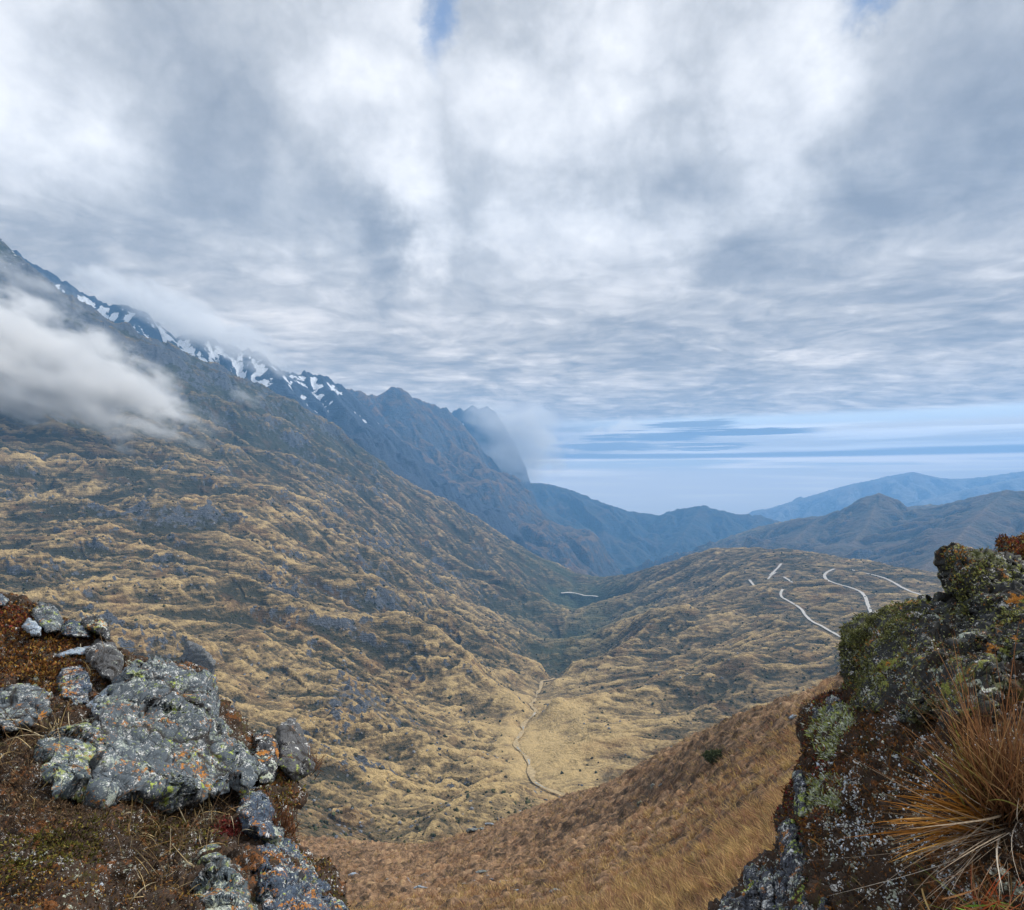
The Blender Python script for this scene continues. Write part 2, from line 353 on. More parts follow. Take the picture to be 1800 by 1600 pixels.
def smooth_track(pts, step=5.0, k=5):
    P2 = np.array([((px-900)/F*D, D) for px, D in ((px, base_hit(px, py)) for px, py in pts)])
    s = np.concatenate([[0], np.cumsum(np.hypot(*np.diff(P2, axis=0).T))]); n = max(12, int(s[-1]/step)); t = np.linspace(0, s[-1], n)
    x = np.interp(t, s, P2[:, 0]); y = np.interp(t, s, P2[:, 1]); ker = np.ones(2*k+1)/(2*k+1)
    return np.stack([np.convolve(np.pad(x, k, mode='edge'), ker, 'valid'), np.convolve(np.pad(y, k, mode='edge'), ker, 'valid')], 1)
TRACKS = [smooth_track(p) for p, w in ROADS]
def stream_track(D0, D1, a=13., l=95., seed=3):
    Ds = np.linspace(D0, D1, 220); px = np.interp(np.log(Ds), np.log([500, 620, 760, 900, 1050, 1280, 1650, 2300, 3200]), [1070, 1000, 930, 905, 930, 950, 985, 1000, 1010])
    x = (px-900)/F*Ds; k = 12; x = np.convolve(np.pad(x, k, mode='edge'), np.ones(2*k+1)/(2*k+1), 'valid')
    return np.stack([x+a*(pn2(Ds/l, Ds*0+.37, seed)*1.3+.35*pn2(Ds/l*2.9, Ds*0, seed+1)), Ds], 1)
STREAM = stream_track(600, 1640)
def valley():
    u = seg_prof(None, -700, 2500, 1150, 90, -40, 1840)
    lg = np.linspace(math.log(330), math.log(7000), 1150)
    uc = np.linspace(-700, 2500, 200); lc = np.linspace(lg[0], lg[-1], 200)
    Zc = rv(*np.meshgrid(uc, lc))
    from numpy import interp
    # bicubic-free: bilinear of the smooth base on a 200 x 200 lattice, then blurred twice
    iu = np.interp(u, uc, np.arange(200)); il = np.interp(lg, lc, np.arange(200))
    a = np.minimum(iu.astype(int), 198); fa = iu-a; b = np.minimum(il.astype(int), 198); fb = (il-b)[:, None]
    G0 = Zc[b][:, a]; G1 = Zc[b][:, a+1]; H0 = Zc[b+1][:, a]; H1 = Zc[b+1][:, a+1]
    py = (G0*(1-fa)+G1*fa)*(1-fb)+(H0*(1-fa)+H1*fa)*fb
    py = blur(py, 3)
    U, L = np.meshgrid(u, lg); D = np.exp(L)
    X = (U-900)/F*D; Y = D; Z = (HY-py)/F*D
    left = sst(U, 1010, 850); right = 1-left
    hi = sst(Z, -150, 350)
    wx = fbm(X/420, Y/420, 3, 50)*130; wy = fbm(X/420+9, Y/420, 3, 60)*130
    Xw, Yw = X+wx, Y+wy
    a_ = Xw*.79+Yw*.61; b_ = -Xw*.61+Yw*.79
    flat = sst(-Z, 235, 330)*sst(D, 1500, 900)*sst(U, 480, 620)*sst(U, 1260, 1080)
    floor_ = np.exp(-((U-(940+60*sst(D, 900, 600)))/80)**2)*sst(D, 1700, 1100)*sst(D, 560, 700)
    calm = 1-.62*np.clip(floor_+.25*flat, 0, 1)
    # shoulders and gullies running obliquely down the left slope
    big = ridged(a_/900, b_/330, 4, 3)-.45
    mid = ridged(a_/330, b_/95, 4, 11)-.45
    fin = ridged(a_/95, b_/27, 3, 23)-.45
    vary = .45+.9*sst(fbm(X/380, Y/380, 3, 27), -.4, .5)
    cross = ridged(Xw/150+7, Yw/420, 4, 29)-.45
    Zs = blur(Z, 6); Zu = np.gradient(Zs, axis=1)/np.gradient(U, axis=1); ZD = np.gradient(Zs, axis=0)/np.gradient(D, axis=0)
    gx = Zu*F/D; gy = ZD-Zu*(U-900)/D
    wq = fbm(X/160, Y/160, 3, 57)*.35
    er = erode(X+wx*.4, Y+wy*.4, gx+wq, gy-wq, 230., 6, 77, k=.55, gain=.52)
    hl = big*105*(.6+.4*hi)+(mid*9+fin*2.2)*vary+cross*9*(1.5-vary)+er*(.34+.42*sst(D, 700, 2200))
    # terracettes and knolls on the right plateau
    c_ = Xw*.97+Yw*.22; d_ = -Xw*.22+Yw*.97
    rb = ridged(c_/420, d_/150, 3, 33)-.45
    rm = ridged(c_/190, d_/52, 3, 41)-.45
    rf = ridged(c_/70, d_/19, 3, 47)-.45
    hr = rb*22+(rm*7+rf*2.6)*vary+cross*5+er*.36
    h = (hl*left+hr*right)*calm+fbm(X/45, Y/45, 4, 71)*6.0*(.35+.65*calm)+fbm(X/12, Y/12, 4, 75)*2.3*(.3+.7*calm)
    crag0 = sst(fbm(X/130, Y/130, 4, 95)+.35*left, .25, .7); h += crag0*(ridged(X/40, Y/40, 4, 77)-.5)*16*calm
    near = sst(D, 330, 700)
    h *= .45+.55*near
    # rocky knob and shelf on the left slope
    for (px, py_, Dk, r, hh) in ((275, 905, 1480, 85, 34), (450, 900, 1700, 130, 30), (880, 1135, 1750, 70, 30), (600, 1230, 860, 55, 14), (720, 1270, 830, 60, 12), (560, 1360, 640, 50, 10)):
        kx = (px-900)/F*Dk; q = ((X-kx)**2+(Y-Dk)**2)/(r*r); h += hh*np.exp(-q**1.5)*(1+.3*fbm(X/20, Y/20, 4, 5))
    for (pA, pB, wd, hh) in (((1170,1110,1750),(1030,1180,1480),95,48),((1160,1050,2500),(1060,1075,2300),110,60),((800,1100,1500),(905,1150,1480),75,46),((900,1030,2700),(965,1075,2600),110,60),((690,1130,1250),(915,1232,1070),58,42),((1300,1190,1180),(1005,1248,1030),55,34),((610,1290,780),(870,1352,760),42,20),((1260,1290,870),(1030,1335,830),42,20)):
        a0 = W(*pA); b0_ = W(*pB); dd_ = b0_[:2]-a0[:2]; t_ = np.clip(((X-a0[0])*dd_[0]+(Y-a0[1])*dd_[1])/(dd_@dd_), 0, 1)
        q_ = ((X-a0[0]-t_*dd_[0])**2+(Y-a0[1]-t_*dd_[1])**2)/wd**2; h += hh*np.exp(-q_)*(1-.35*t_)*(1+.35*fbm(X/60, Y/60, 4, 6))
    sel = (D > 850) & (D < 3300) & (U > 1270) & (U < 1720); xs_, ys_ = X[sel], Y[sel]; dm = np.full(xs_.shape, 1e9)
    for T_ in TRACKS:
        for i in range(0, len(T_), 2): dm = np.minimum(dm, (xs_-T_[i, 0])**2+(ys_-T_[i, 1])**2)
    keep = np.ones(h.shape); keep[sel] = .12+.88*sst(np.sqrt(dm), 8, 34)
    sel = (D > 560) & (D < 1700) & (U > 820) & (U < 1080); xs_, ys_ = X[sel], Y[sel]; dm = np.full(xs_.shape, 1e9)
    for i in range(0, len(STREAM), 2): dm = np.minimum(dm, (xs_-STREAM[i, 0])**2+(ys_-STREAM[i, 1])**2)
    dm = np.sqrt(dm); keep[sel] = .15+.85*sst(dm, 7, 40); bed = np.zeros(h.shape); bed[sel] = np.exp(-(dm/9)**2); h = h*keep-bed*3
    Zn = Z+h
    # stream bed incised through the middle
    tx = np.interp(np.log(D), np.log([500, 620, 760, 900, 1050, 1280, 1650, 2300, 3200]), [1070, 985, 925, 915, 935, 950, 985, 1000, 1010])
    s_ = np.abs(U-tx)/F*D/(7+.004*D); Zn -= 5*np.exp(-s_**2)*sst(D, 1600, 1750)
    V = np.stack([X, Y, Zn], -1)
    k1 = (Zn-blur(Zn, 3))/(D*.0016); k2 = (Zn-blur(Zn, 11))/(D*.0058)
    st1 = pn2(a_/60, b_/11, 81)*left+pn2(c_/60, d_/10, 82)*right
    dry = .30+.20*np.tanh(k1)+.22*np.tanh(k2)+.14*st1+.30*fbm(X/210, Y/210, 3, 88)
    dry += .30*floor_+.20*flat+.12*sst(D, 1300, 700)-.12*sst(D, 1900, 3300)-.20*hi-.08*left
    # long straw-coloured ledges on the left slope
    led = sst(ridged(X/500+3, Z/70+.3*pn2(X/260, Y/260, 7), 2, 90), .74, .92)*left*sst(D, 2300, 1500)
    dry += .35*led*sst(Z, -260, -120)
    dzu = np.gradient(Zn, axis=1)/np.gradient(U, axis=1); slope = np.hypot(dzu*F/D, np.gradient(Zn, axis=0)/np.gradient(D, axis=0)-dzu*(U-900)/D)
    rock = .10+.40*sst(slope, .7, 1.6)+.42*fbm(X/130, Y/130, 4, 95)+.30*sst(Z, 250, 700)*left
    for (px, py_, Dk, r) in ((275, 925, 1400, 85), (620, 1220, 880, 60), (745, 1275, 850, 55), (590, 1360, 640, 60), (620, 1090, 1150, 60), (420, 1090, 1000, 30), (1400, 1000, 2300, 110)):
        kx = (px-900)/F*Dk; q = ((X-kx)**2+(Y-Dk)**2)/(r*r); rock += .36*np.exp(-q)
    rock -= .5*floor_+.25*right
    green = sst(fbm(X/260, Y/260, 3, 99), -.25, .25)*np.clip(.75*np.exp(-((U-1005)/85)**2)*sst(D, 1500, 2000), 0, 1)
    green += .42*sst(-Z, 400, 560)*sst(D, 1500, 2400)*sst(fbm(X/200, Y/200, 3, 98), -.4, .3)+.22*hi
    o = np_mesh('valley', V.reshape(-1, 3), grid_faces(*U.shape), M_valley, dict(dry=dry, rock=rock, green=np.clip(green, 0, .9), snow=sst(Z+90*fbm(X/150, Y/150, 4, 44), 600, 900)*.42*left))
    tag(o, kind='structure')
    return u, lg, V, dry, slope
vu, vl, VV, VDRY, VSLO = valley()
def vz(px, D):
    """height of the valley surface on the sight line column px at distance D"""
    i = np.interp(px, vu, np.arange(len(vu))); j = np.interp(math.log(D), vl, np.arange(len(vl)))
    a = min(int(i), len(vu)-2); b = min(int(j), len(vl)-2); fa, fb = i-a, j-b; Z = VV[..., 2]
    return (Z[b, a]*(1-fa)+Z[b, a+1]*fa)*(1-fb)+(Z[b+1, a]*(1-fa)+Z[b+1, a+1]*fa)*fb
def v_hit(px, py, d0=500, d1=4200):
    """first place where the surface comes up to that row"""
    i = int(round(float(np.interp(px, vu, np.arange(len(vu)))))); c = VV[:, i]; rows = HY-c[:, 2]/c[:, 1]*F
    ok = np.where((c[:, 1] > d0) & (c[:, 1] < d1) & (rows <= py))[0]
    return float(c[ok[0], 1]) if len(ok) else float(d1)
# ================================================================ mountains from ridge lines
def mountain(name, lines, cell, mat, slope, k=.5, L=420, jag=20, ext=2600, seed=0, sn=None, dryb=.4, rockb=.4, greenb=0., cut=None, ero=1.0):
    """lines: list of polylines of (px, py, D); the height is the envelope of the ridges' flanks"""
    PL = [W(*np.array(l, float).T) for l in lines]; A = np.concatenate(PL)
    x0, x1 = A[:, 0].min()-ext*.8, A[:, 0].max()+ext*.8; y0, y1 = A[:, 1].min()-ext, A[:, 1].max()+ext*.55
    xs = np.arange(x0, x1, cell); ys = np.arange(y0, y1, cell); X, Y = np.meshgrid(xs, ys)
    Xw = X+fbm(X/700, Y/700, 4, seed+1)*170; Yw = Y+fbm(X/700+7, Y/700, 4, seed+2)*170
    crest_d = np.full(X.shape, 1e9); H = np.full(X.shape, -1e9)
    for li, pl in enumerate(PL):
        s0 = 0.; sl = slope[li] if isinstance(slope, (list, tuple)) else slope
        B = np.full(X.shape, -1e9); S = np.zeros(X.shape); Dd = np.zeros(X.shape); Zc = np.zeros(X.shape)
        for p, q in zip(pl[:-1], pl[1:]):
            d = q[:2]-p[:2]; Ls = np.hypot(*d)
            def dist(xx, yy):
                t = np.clip(((xx-p[0])*d[0]+(yy-p[1])*d[1])/Ls**2, 0, 1)
                return t, np.hypot(xx-p[0]-t*d[0], yy-p[1]-t*d[1])
            t, dd0 = dist(X, Y); tw, ddw = dist(Xw, Yw)
            bl = sst(dd0, 0, 350); dd = dd0*(1-bl)+ddw*bl; tt = t*(1-bl)+tw*bl
            z = p[2]+tt*(q[2]-p[2]); h = z-sl*dd; w = h > B
            B[w] = h[w]; S[w] = (s0+tt*Ls)[w]; Dd[w] = dd[w]; Zc[w] = z[w]; s0 += Ls
        g_ = ridged(S/L+li*7.3, Dd/(L*5)+li, 4, seed+3)
        h = Zc-sl*Dd*(1+k*(.52-g_)*2*sst(Dd, 0, 250)*sst(Dd, 3000, 900))
        h += jag*fbm(S/90+li*3.1, Dd/260, 4, seed+8)*np.exp(-Dd/260)*1.2
        H = np.maximum(H, h); crest_d = np.minimum(crest_d, Dd)
    Hs = blur(H, 5); gy_, gx_ = np.gradient(Hs, cell)
    H += erode(Xw, Yw, gx_, gy_, L*1.05, 5 if cell < 18 else 4, seed+70, k=.6, gain=.52)*sst(crest_d, 0, 260)*ero
    H += fbm(X/140, Y/140, 5, seed+12)*18*sst(crest_d, 0, 300)+ (ridged(X/210, Y/210, 5, seed+15)-.5)*24*sst(crest_d, 30, 400)
    if cut is not None: H = np.maximum(H, cut)
    V = np.stack([X, Y, H], -1)
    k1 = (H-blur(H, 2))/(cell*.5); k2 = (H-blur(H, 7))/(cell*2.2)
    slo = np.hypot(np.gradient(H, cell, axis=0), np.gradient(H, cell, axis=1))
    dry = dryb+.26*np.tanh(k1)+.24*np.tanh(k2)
    rock = rockb+.30*sst(slo, .6, 1.3)+.2*fbm(X/300, Y/300, 3, seed+20)
    if sn: snow = sst(np.minimum(H, 820)+460*fbm(X/170, Y/170, 5, seed+30)-190*np.tanh(k2)-120*np.tanh(k1)-160*np.exp(-crest_d/60), sn[0], sn[1])*sn[2]
    else: snow = np.zeros_like(H)
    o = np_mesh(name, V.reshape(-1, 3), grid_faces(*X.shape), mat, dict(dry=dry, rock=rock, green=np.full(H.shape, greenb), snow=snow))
    tag(o, kind='structure'); return o
BASE = -1080.
mountain('snowy_mountain', [[(-300,330,4300),(0,430,4400),(90,480,4500),(125,500,4500),(155,522,4560),(200,535,4600),(245,541,4650),(285,572,4700),(302,600,4760),(325,590,4800),(350,580,4850),(385,600,4900),(420,612,4960),(455,618,5000),(480,636,5060),(495,652,5100),(525,657,5200),(555,655,5300),(600,676,5400),(640,730,5500),(720,830,5600)],
    [(302,600,4760),(400,690,4300),(480,760,4000)], [(455,618,5000),(520,700,4600),(600,790,4300)], [(555,655,5300),(610,720,4950),(680,800,4600)]],
    10, M_snow, [1.0,.85,.85,.85], k=.4, L=260, jag=48, ext=1700, seed=200, sn=(330, 930, .64), dryb=.35, rockb=.75, cut=BASE)
mountain('ridge_mountain', [[(500,700,7200),(570,705,7100),(612,682,7050),(640,690,7100),(665,696,7200),(690,680,7300),(706,682,7350),(726,697,7450),(746,706,7550),(785,718,7700),(808,740,7850),(826,772,8000),(842,815,8100),(856,850,8200),(880,880,8300)],
    [(746,706,7550),(795,778,7200),(845,846,6950),(900,898,6700),(975,957,6400),(1060,1020,6000)], [(640,690,7100),(700,770,6700),(770,840,6200),(850,910,5800),(930,980,5500),(1000,1030,5300)], [(690,680,7300),(740,770,6900),(800,840,6500),(880,920,6100),(980,1000,5800)],
    [(826,772,8000),(850,862,7600),(925,935,7200),(1030,990,6800),(1085,1025,6500)]],
    14, M_mtn, [1.25, .78, .68, .74, .95], k=.26, L=330, jag=36, ext=2300, seed=300, sn=(900, 1500, .5), dryb=.46, rockb=.28, cut=BASE)
mountain('snow_peak', [[(760,745,9600),(790,728,9550),(806,716,9500),(816,722,9500),(830,712,9500),(842,719,9500),(856,714,9500),(870,724,9500),(886,745,9550),(900,790,9600)]],
    22, M_snow, 2.2, k=.3, L=330, jag=30, ext=1100, seed=350, sn=(700, 1150, .8), rockb=.8, cut=BASE)
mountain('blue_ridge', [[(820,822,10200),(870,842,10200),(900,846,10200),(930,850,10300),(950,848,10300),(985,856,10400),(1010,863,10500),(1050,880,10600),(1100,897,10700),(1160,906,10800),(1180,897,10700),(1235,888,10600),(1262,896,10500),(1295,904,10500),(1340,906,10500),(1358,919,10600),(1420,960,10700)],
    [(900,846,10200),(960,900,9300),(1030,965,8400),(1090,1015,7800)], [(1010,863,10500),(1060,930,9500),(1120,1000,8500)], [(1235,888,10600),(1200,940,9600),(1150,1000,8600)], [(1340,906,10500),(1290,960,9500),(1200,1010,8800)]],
    20, M_blue_haze, [.62, .52, .52, .52, .52], k=.4, L=420, jag=30, ext=2600, seed=400, dryb=.42, rockb=.3, greenb=.35, cut=BASE)
mountain('right_mountain', [[(1285,985,6600),(1320,950,6500),(1360,925,6450),(1400,912,6400),(1440,910,6350),(1462,901,6300),(1474,897,6300),(1490,910,6300),(1508,908,6250),(1522,902,6200),(1545,866,6150),(1560,880,6100),(1590,896,6050),(1612,897,6000),(1640,893,5900),(1680,881,5750),(1720,871,5600),(1770,861,5400),(1800,863,5300),(1900,850,5100),(2300,820,4700)],
    [(1545,873,6150),(1520,930,5500),(1480,975,5000),(1440,1000,4500)], [(1440,910,6350),(1400,945,5800),(1360,975,5200)], [(1640,893,5900),(1600,940,5200),(1560,985,4500),(1520,1020,3900)], [(1770,861,5400),(1720,905,4700),(1680,950,4100),(1620,1000,3500)], [(1900,850,5100),(1860,920,4200),(1800,990,3400)]],
    12, M_mtn, [.5, .42, .42, .42, .42, .42], k=.45, L=380, jag=12, ext=2000, seed=500, dryb=.40, rockb=.22, greenb=.15, cut=BASE)
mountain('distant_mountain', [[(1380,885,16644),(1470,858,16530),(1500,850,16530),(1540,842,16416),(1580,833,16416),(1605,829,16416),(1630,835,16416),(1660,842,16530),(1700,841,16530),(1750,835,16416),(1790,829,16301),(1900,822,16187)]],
    50, M_far_hazed, .45, k=.5, L=700, jag=15, ext=1800, seed=600, cut=BASE)
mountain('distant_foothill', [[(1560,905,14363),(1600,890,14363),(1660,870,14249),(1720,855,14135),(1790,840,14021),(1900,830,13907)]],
    45, M_far_hazed, .45, k=.5, L=600, jag=15, ext=1500, seed=640, cut=BASE)
# plain beneath it all
gv = np.array([(-16000, 250, BASE-4), (16000, 250, BASE-4), (16000, 19300, BASE-4), (-16000, 19300, BASE-4)], float)
tag(np_mesh('ground', gv, np.array([[0, 1, 2, 3]]), M_far_hazed, dict(dry=[.3]*4, rock=[.2]*4, green=[.5]*4, snow=[0.]*4)), kind='structure')
# ================================================================ roads, stream
def plain_mat(name, c, rough=.9, var=.25, s=2.0, spec=.2, bump=.0):
    m, g, b = new_mat(name, rough, spec)
    P = g.n('ShaderNodeNewGeometry').outputs['Position']
    n = g.noise(P, 1/s, 4, .6)
    g.put(b.inputs['Base Color'], g.mix(g.mr(n, .3, .7), tuple(x*(1-var) for x in c), tuple(min(1, x*(1+var)) for x in c)))
    if bump:
        bp = g.n('ShaderNodeBump'); bp.inputs['Strength'].default_value = bump; bp.inputs['Distance'].default_value = s*.3
        g.put(bp.inputs['Height'], n); g.put(b.inputs['Normal'], bp.outputs[0])
    return m
M_road = plain_mat('pale_gravel', (.50, .47, .43), var=.2, s=5)
def drape(name, pts, width, mat, lift, d0=500, d1=4200, step=4.0, track=None):
    if track is None:
        P2 = []
        for (px, py) in pts:
            D = v_hit(px, py, d0, d1); P2.append(((px-900)/F*D, D))
    else: P2 = track
    P2 = np.array(P2); s = np.concatenate([[0], np.cumsum(np.hypot(*np.diff(P2, axis=0).T))])
    n = max(6, int(s[-1]/step)); t = np.linspace(0, s[-1], n); x = np.interp(t, s, P2[:, 0]); y = np.interp(t, s, P2[:, 1])
    k = max(1, int(18/step)); ker = np.ones(2*k+1)/(2*k+1)
    x = np.convolve(np.pad(x, k, mode='edge'), ker, 'valid'); y = np.convolve(np.pad(y, k, mode='edge'), ker, 'valid')
    tx, ty = np.gradient(x), np.gradient(y); L = np.hypot(tx, ty); nx, ny = -ty/L, tx/L
    V = []
    wv = width*(1+(.22 if name == 'road' else 1.5)*pn2(t/35, t*0+3.3, 5))
    wv = np.maximum(wv, width*.12)
    for j, f in enumerate(np.linspace(-.5, .5, 5)):
        xx, yy = x+nx*wv*f, y+ny*wv*f
        zz = np.array([vz(900+a/b*F, b) for a, b in zip(xx, yy)])
        V.append(np.stack([xx, yy, zz], 1))
    V = np.stack(V, 1); zc = V[..., 2].max(1)
    zc = np.convolve(np.pad(zc, 2, mode='edge'), np.ones(5)/5, 'valid')
    hi_ = np.max(np.stack([np.roll(np.pad(zc, 3, mode='edge'), k_)[3:-3] for k_ in range(-3, 4)]), 0) if lift > 0 else zc
    V[..., 2] = (.15*V[..., 2]+.85*hi_[:, None] if lift > 0 else .55*V[..., 2]+.45*zc[:, None])+lift
    o = np_mesh(name, V.reshape(-1, 3), grid_faces(V.shape[0], 5), mat); tag(o, kind='structure'); return o
for (pts, w), T_ in zip(ROADS, TRACKS): drape('road', None, w, M_road, .9, track=T_)
drape('road', [(985,1047),(1005,1049),(1025,1050),(1052,1054)], 14, M_road, 2.5, 2500, 5500, step=12)
wm, g, b = new_mat('mountain_water', .08, .5); b.inputs['Base Color'].default_value = (.34, .42, .47, 1)
P = g.n('ShaderNodeNewGeometry').outputs['Position']; bp = g.n('ShaderNodeBump'); bp.inputs['Strength'].default_value = .5
g.put(bp.inputs['Height'], g.noise(P, 1.2, 3)); g.put(b.inputs['Normal'], bp.outputs[0]); g.put(b.inputs['Base Color'], g.mix(g.mr(g.noise(P, .25, 4), .45, .6), (.20, .23, .23), (.50, .51, .48)))
M_bed = plain_mat('river_gravel', (.40, .30, .165), var=.35, s=4, bump=.6)
drape('gravel_bed', None, 4.5, M_bed, .12, track=STREAM, step=4)
drape('stream', None, 1.2, wm, .35, track=STREAM, step=4)
def vz_many(px, D):
    i = np.interp(px, vu, np.arange(len(vu))); j = np.interp(np.log(D), vl, np.arange(len(vl))); a = np.minimum(i.astype(int), len(vu)-2); b = np.minimum(j.astype(int), len(vl)-2); fa, fb = i-a, j-b
    q = lambda Z: (Z[b, a]*(1-fa)+Z[b, a+1]*fa)*(1-fb)+(Z[b+1, a]*(1-fa)+Z[b+1, a+1]*fa)*fb
    return q(VV[..., 2]), q(VDRY), q(VSLO)
# ================================================================ low cloud and mist against the mountains
def cloud(name, px, py, D, a, b, c, tilt, dens, seed, nscale=2.2, thr=.35, kd=2.4):
    import bmesh
    bm = bmesh.new(); bmesh.ops.create_icosphere(bm, subdivisions=3, radius=1.0); me = bpy.data.meshes.new(name); bm.to_mesh(me); bm.free()
    o = bpy.data.objects.new(name, me); col.objects.link(o); o.location = W(px, py, D)
    o.scale = (a, b, c); o.rotation_euler = (0, R(tilt), R(seed*7 % 9))
    m = bpy.data.materials.new('cloud_vapour'); m.use_nodes = True; m.node_tree.nodes.clear(); g = NT(m.node_tree)
    oc = g.n('ShaderNodeTexCoord').outputs['Object']
    r = g.v('LENGTH', oc)
    sc_ = g.v('MULTIPLY', oc, (a/c*.55, b/c*.8, 1.0))
    n = g.noise(g.v('ADD', sc_, (seed*3.1, seed*1.7, 0)), nscale, 6, .62)
    d = g.m('ADD', g.m('SUBTRACT', 1.0, r), g.m('MULTIPLY', g.m('SUBTRACT', n, .5), kd))
    d = g.m('MULTIPLY', g.mr(d, thr, thr+.65), g.mr(r, 1.0, .8))
    pv = g.n('ShaderNodeVolumePrincipled'); pv.inputs['Color'].default_value = (.99, .99, .99, 1); pv.inputs['Anisotropy'].default_value = .3
    g.put(pv.inputs['Density'], g.m('MULTIPLY', d, dens))
    o_ = g.n('ShaderNodeOutputMaterial'); m.node_tree.links.new(pv.outputs[0], o_.inputs['Volume'])
    me.materials.append(m); tag(o, kind='stuff'); return o
cloud('low_cloud', -20, 612, 1850, 700, 230, 215, 21, .034, 1, thr=.16, nscale=3.0)
cloud('low_cloud', 215, 682, 1950, 260, 130, 75, 24, .030, 2, thr=.2)
cloud('mist', 40, 495, 2650, 460, 170, 120, 28, .008, 3, thr=.40)
cloud('mist', 430, 700, 3050, 150, 100, 70, 20, .009, 4, thr=.40)
cloud('mist', 905, 770, 8300, 850, 420, 640, 14, .0050, 5, thr=.15, nscale=1.8)
cloud('mist', 330, 565, 4650, 1000, 260, 200, 24, .008, 6, thr=.05, nscale=2.0)
# ================================================================ the brown hillside below us
HP = [(1700,1700,9),(1500,1660,10.5),(1300,1600,14),(1150,1600,21),(1000,1600,33),(850,1600,44),(700,1600,58),(560,1600,66),(400,1600,70),(-200,1650,70),(-200,1500,130),
 (1300,1400,38),(1300,1500,22),(1430,1350,30),(1430,1280,48),(1430,1222,84),(1370,1480,18),(1400,1420,23),(1500,1300,30),(1500,1185,90),(1700,1080,120),(1700,1300,20),(1900,1100,100),(1900,1500,12),(1600,1500,13),
 (1380,1236,92),(1300,1272,108),(1220,1320,124),(1130,1372,140),(1000,1402,160),(900,1440,165),(800,1478,160),(700,1486,170),(570,1476,175),(400,1470,180),
 (1200,1400,66),(1200,1500,36),(1100,1450,80),(1100,1520,46),(1000,1480,84),(1000,1540,52),(900,1500,94),(900,1550,64),(800,1520,105),(800,1565,72),(700,1530,110),(620,1510,135),(620,1560,86)]
hb = [(1900,100,1100),(1500,90,1185),(1430,84,1222),(1380,92,1236),(1300,108,1272),(1220,124,1320),(1130,140,1372),(1000,160,1402),(900,165,1440),(800,160,1478),(700,170,1486),(570,175,1476),(400,180,1470),(-200,200,1450)]
for px, D, py in hb:
    z = (HY-py)/F*D
    for q, dz in ((1.3, .22), (1.9, .9)): HP.append((px, HY-(z-D*dz)/(D*q)*F, D*q))
HP = np.array(HP, float); rh = RBF(np.stack([HP[:, 0], np.log(HP[:, 2])], 1), HP[:, 1], (430, .55))
def hill_h(X, Y):
    """surface height without the finest grain"""
    U = X/Y*F+900; Z = (HY-rh(U, np.log(Y)))/F*Y
    wx = X+fbm(X/14, Y/14, 2, 7)*5
    return Z+(fbm(wx/22, Y/22, 4, 121)*1.5+(ridged(wx/11, Y/11, 4, 131)-.5)*.75)*sst(Y, 8, 60)+fbm(X/2.2, Y/2.2, 3, 141)*.14
def hillside():
    u = seg_prof(None, -200, 2100, 620, 60, 480, 1560); lg = np.linspace(math.log(8.5), math.log(300), 560)
    U, L = np.meshgrid(u, lg); Y = np.exp(L); X = (U-900)/F*Y
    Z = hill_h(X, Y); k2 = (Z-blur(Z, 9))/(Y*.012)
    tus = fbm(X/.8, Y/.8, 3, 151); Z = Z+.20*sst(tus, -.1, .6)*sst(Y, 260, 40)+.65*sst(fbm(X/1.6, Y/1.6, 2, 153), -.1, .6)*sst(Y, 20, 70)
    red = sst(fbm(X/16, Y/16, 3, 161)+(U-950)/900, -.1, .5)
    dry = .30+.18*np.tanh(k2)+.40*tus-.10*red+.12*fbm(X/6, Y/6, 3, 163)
    rock = .05+.35*fbm(X/9, Y/9, 3, 171)+.22*np.exp(-((U-760)/170)**2-((rh(U, L)-1550)/35)**2)
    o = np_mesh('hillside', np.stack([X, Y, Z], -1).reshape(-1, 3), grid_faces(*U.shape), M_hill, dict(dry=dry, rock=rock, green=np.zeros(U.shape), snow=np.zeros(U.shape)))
    tag(o, kind='structure')
hillside()
# ---------------------------------------------------------------- blades
def tint_mat(name, rough=.8, spec=.15, trans=.25, var=.35, s=.01):
    m, g, b = new_mat(name, rough, spec)
    P = g.n('ShaderNodeNewGeometry').outputs['Position']
    c = g.attr('tint', 'Color'); n = g.noise(P, 1/s, 3, .6)
    c2 = g.mix(g.mr(n, .3, .7), g.v('SCALE', c, sc_=1-var), g.v('SCALE', c, sc_=1+var)); g.put(b.inputs['Base Color'], c2)
    if trans:
        t = g.n('ShaderNodeBsdfTranslucent'); g.put(t.inputs[0], c2); mx = g.n('ShaderNodeMixShader'); mx.inputs[0].default_value = trans
        nt = g.nt; o = [x for x in nt.nodes if x.type == 'OUTPUT_MATERIAL'][0]
        nt.links.new(b.outputs[0], mx.inputs[1]); nt.links.new(t.outputs[0], mx.inputs[2]); nt.links.new(mx.outputs[0], o.inputs[0])
    return m
M_grass = tint_mat('dry_grass_blade', s=.3)
M_leaf = tint_mat('small_leaf', trans=.15, s=.02)
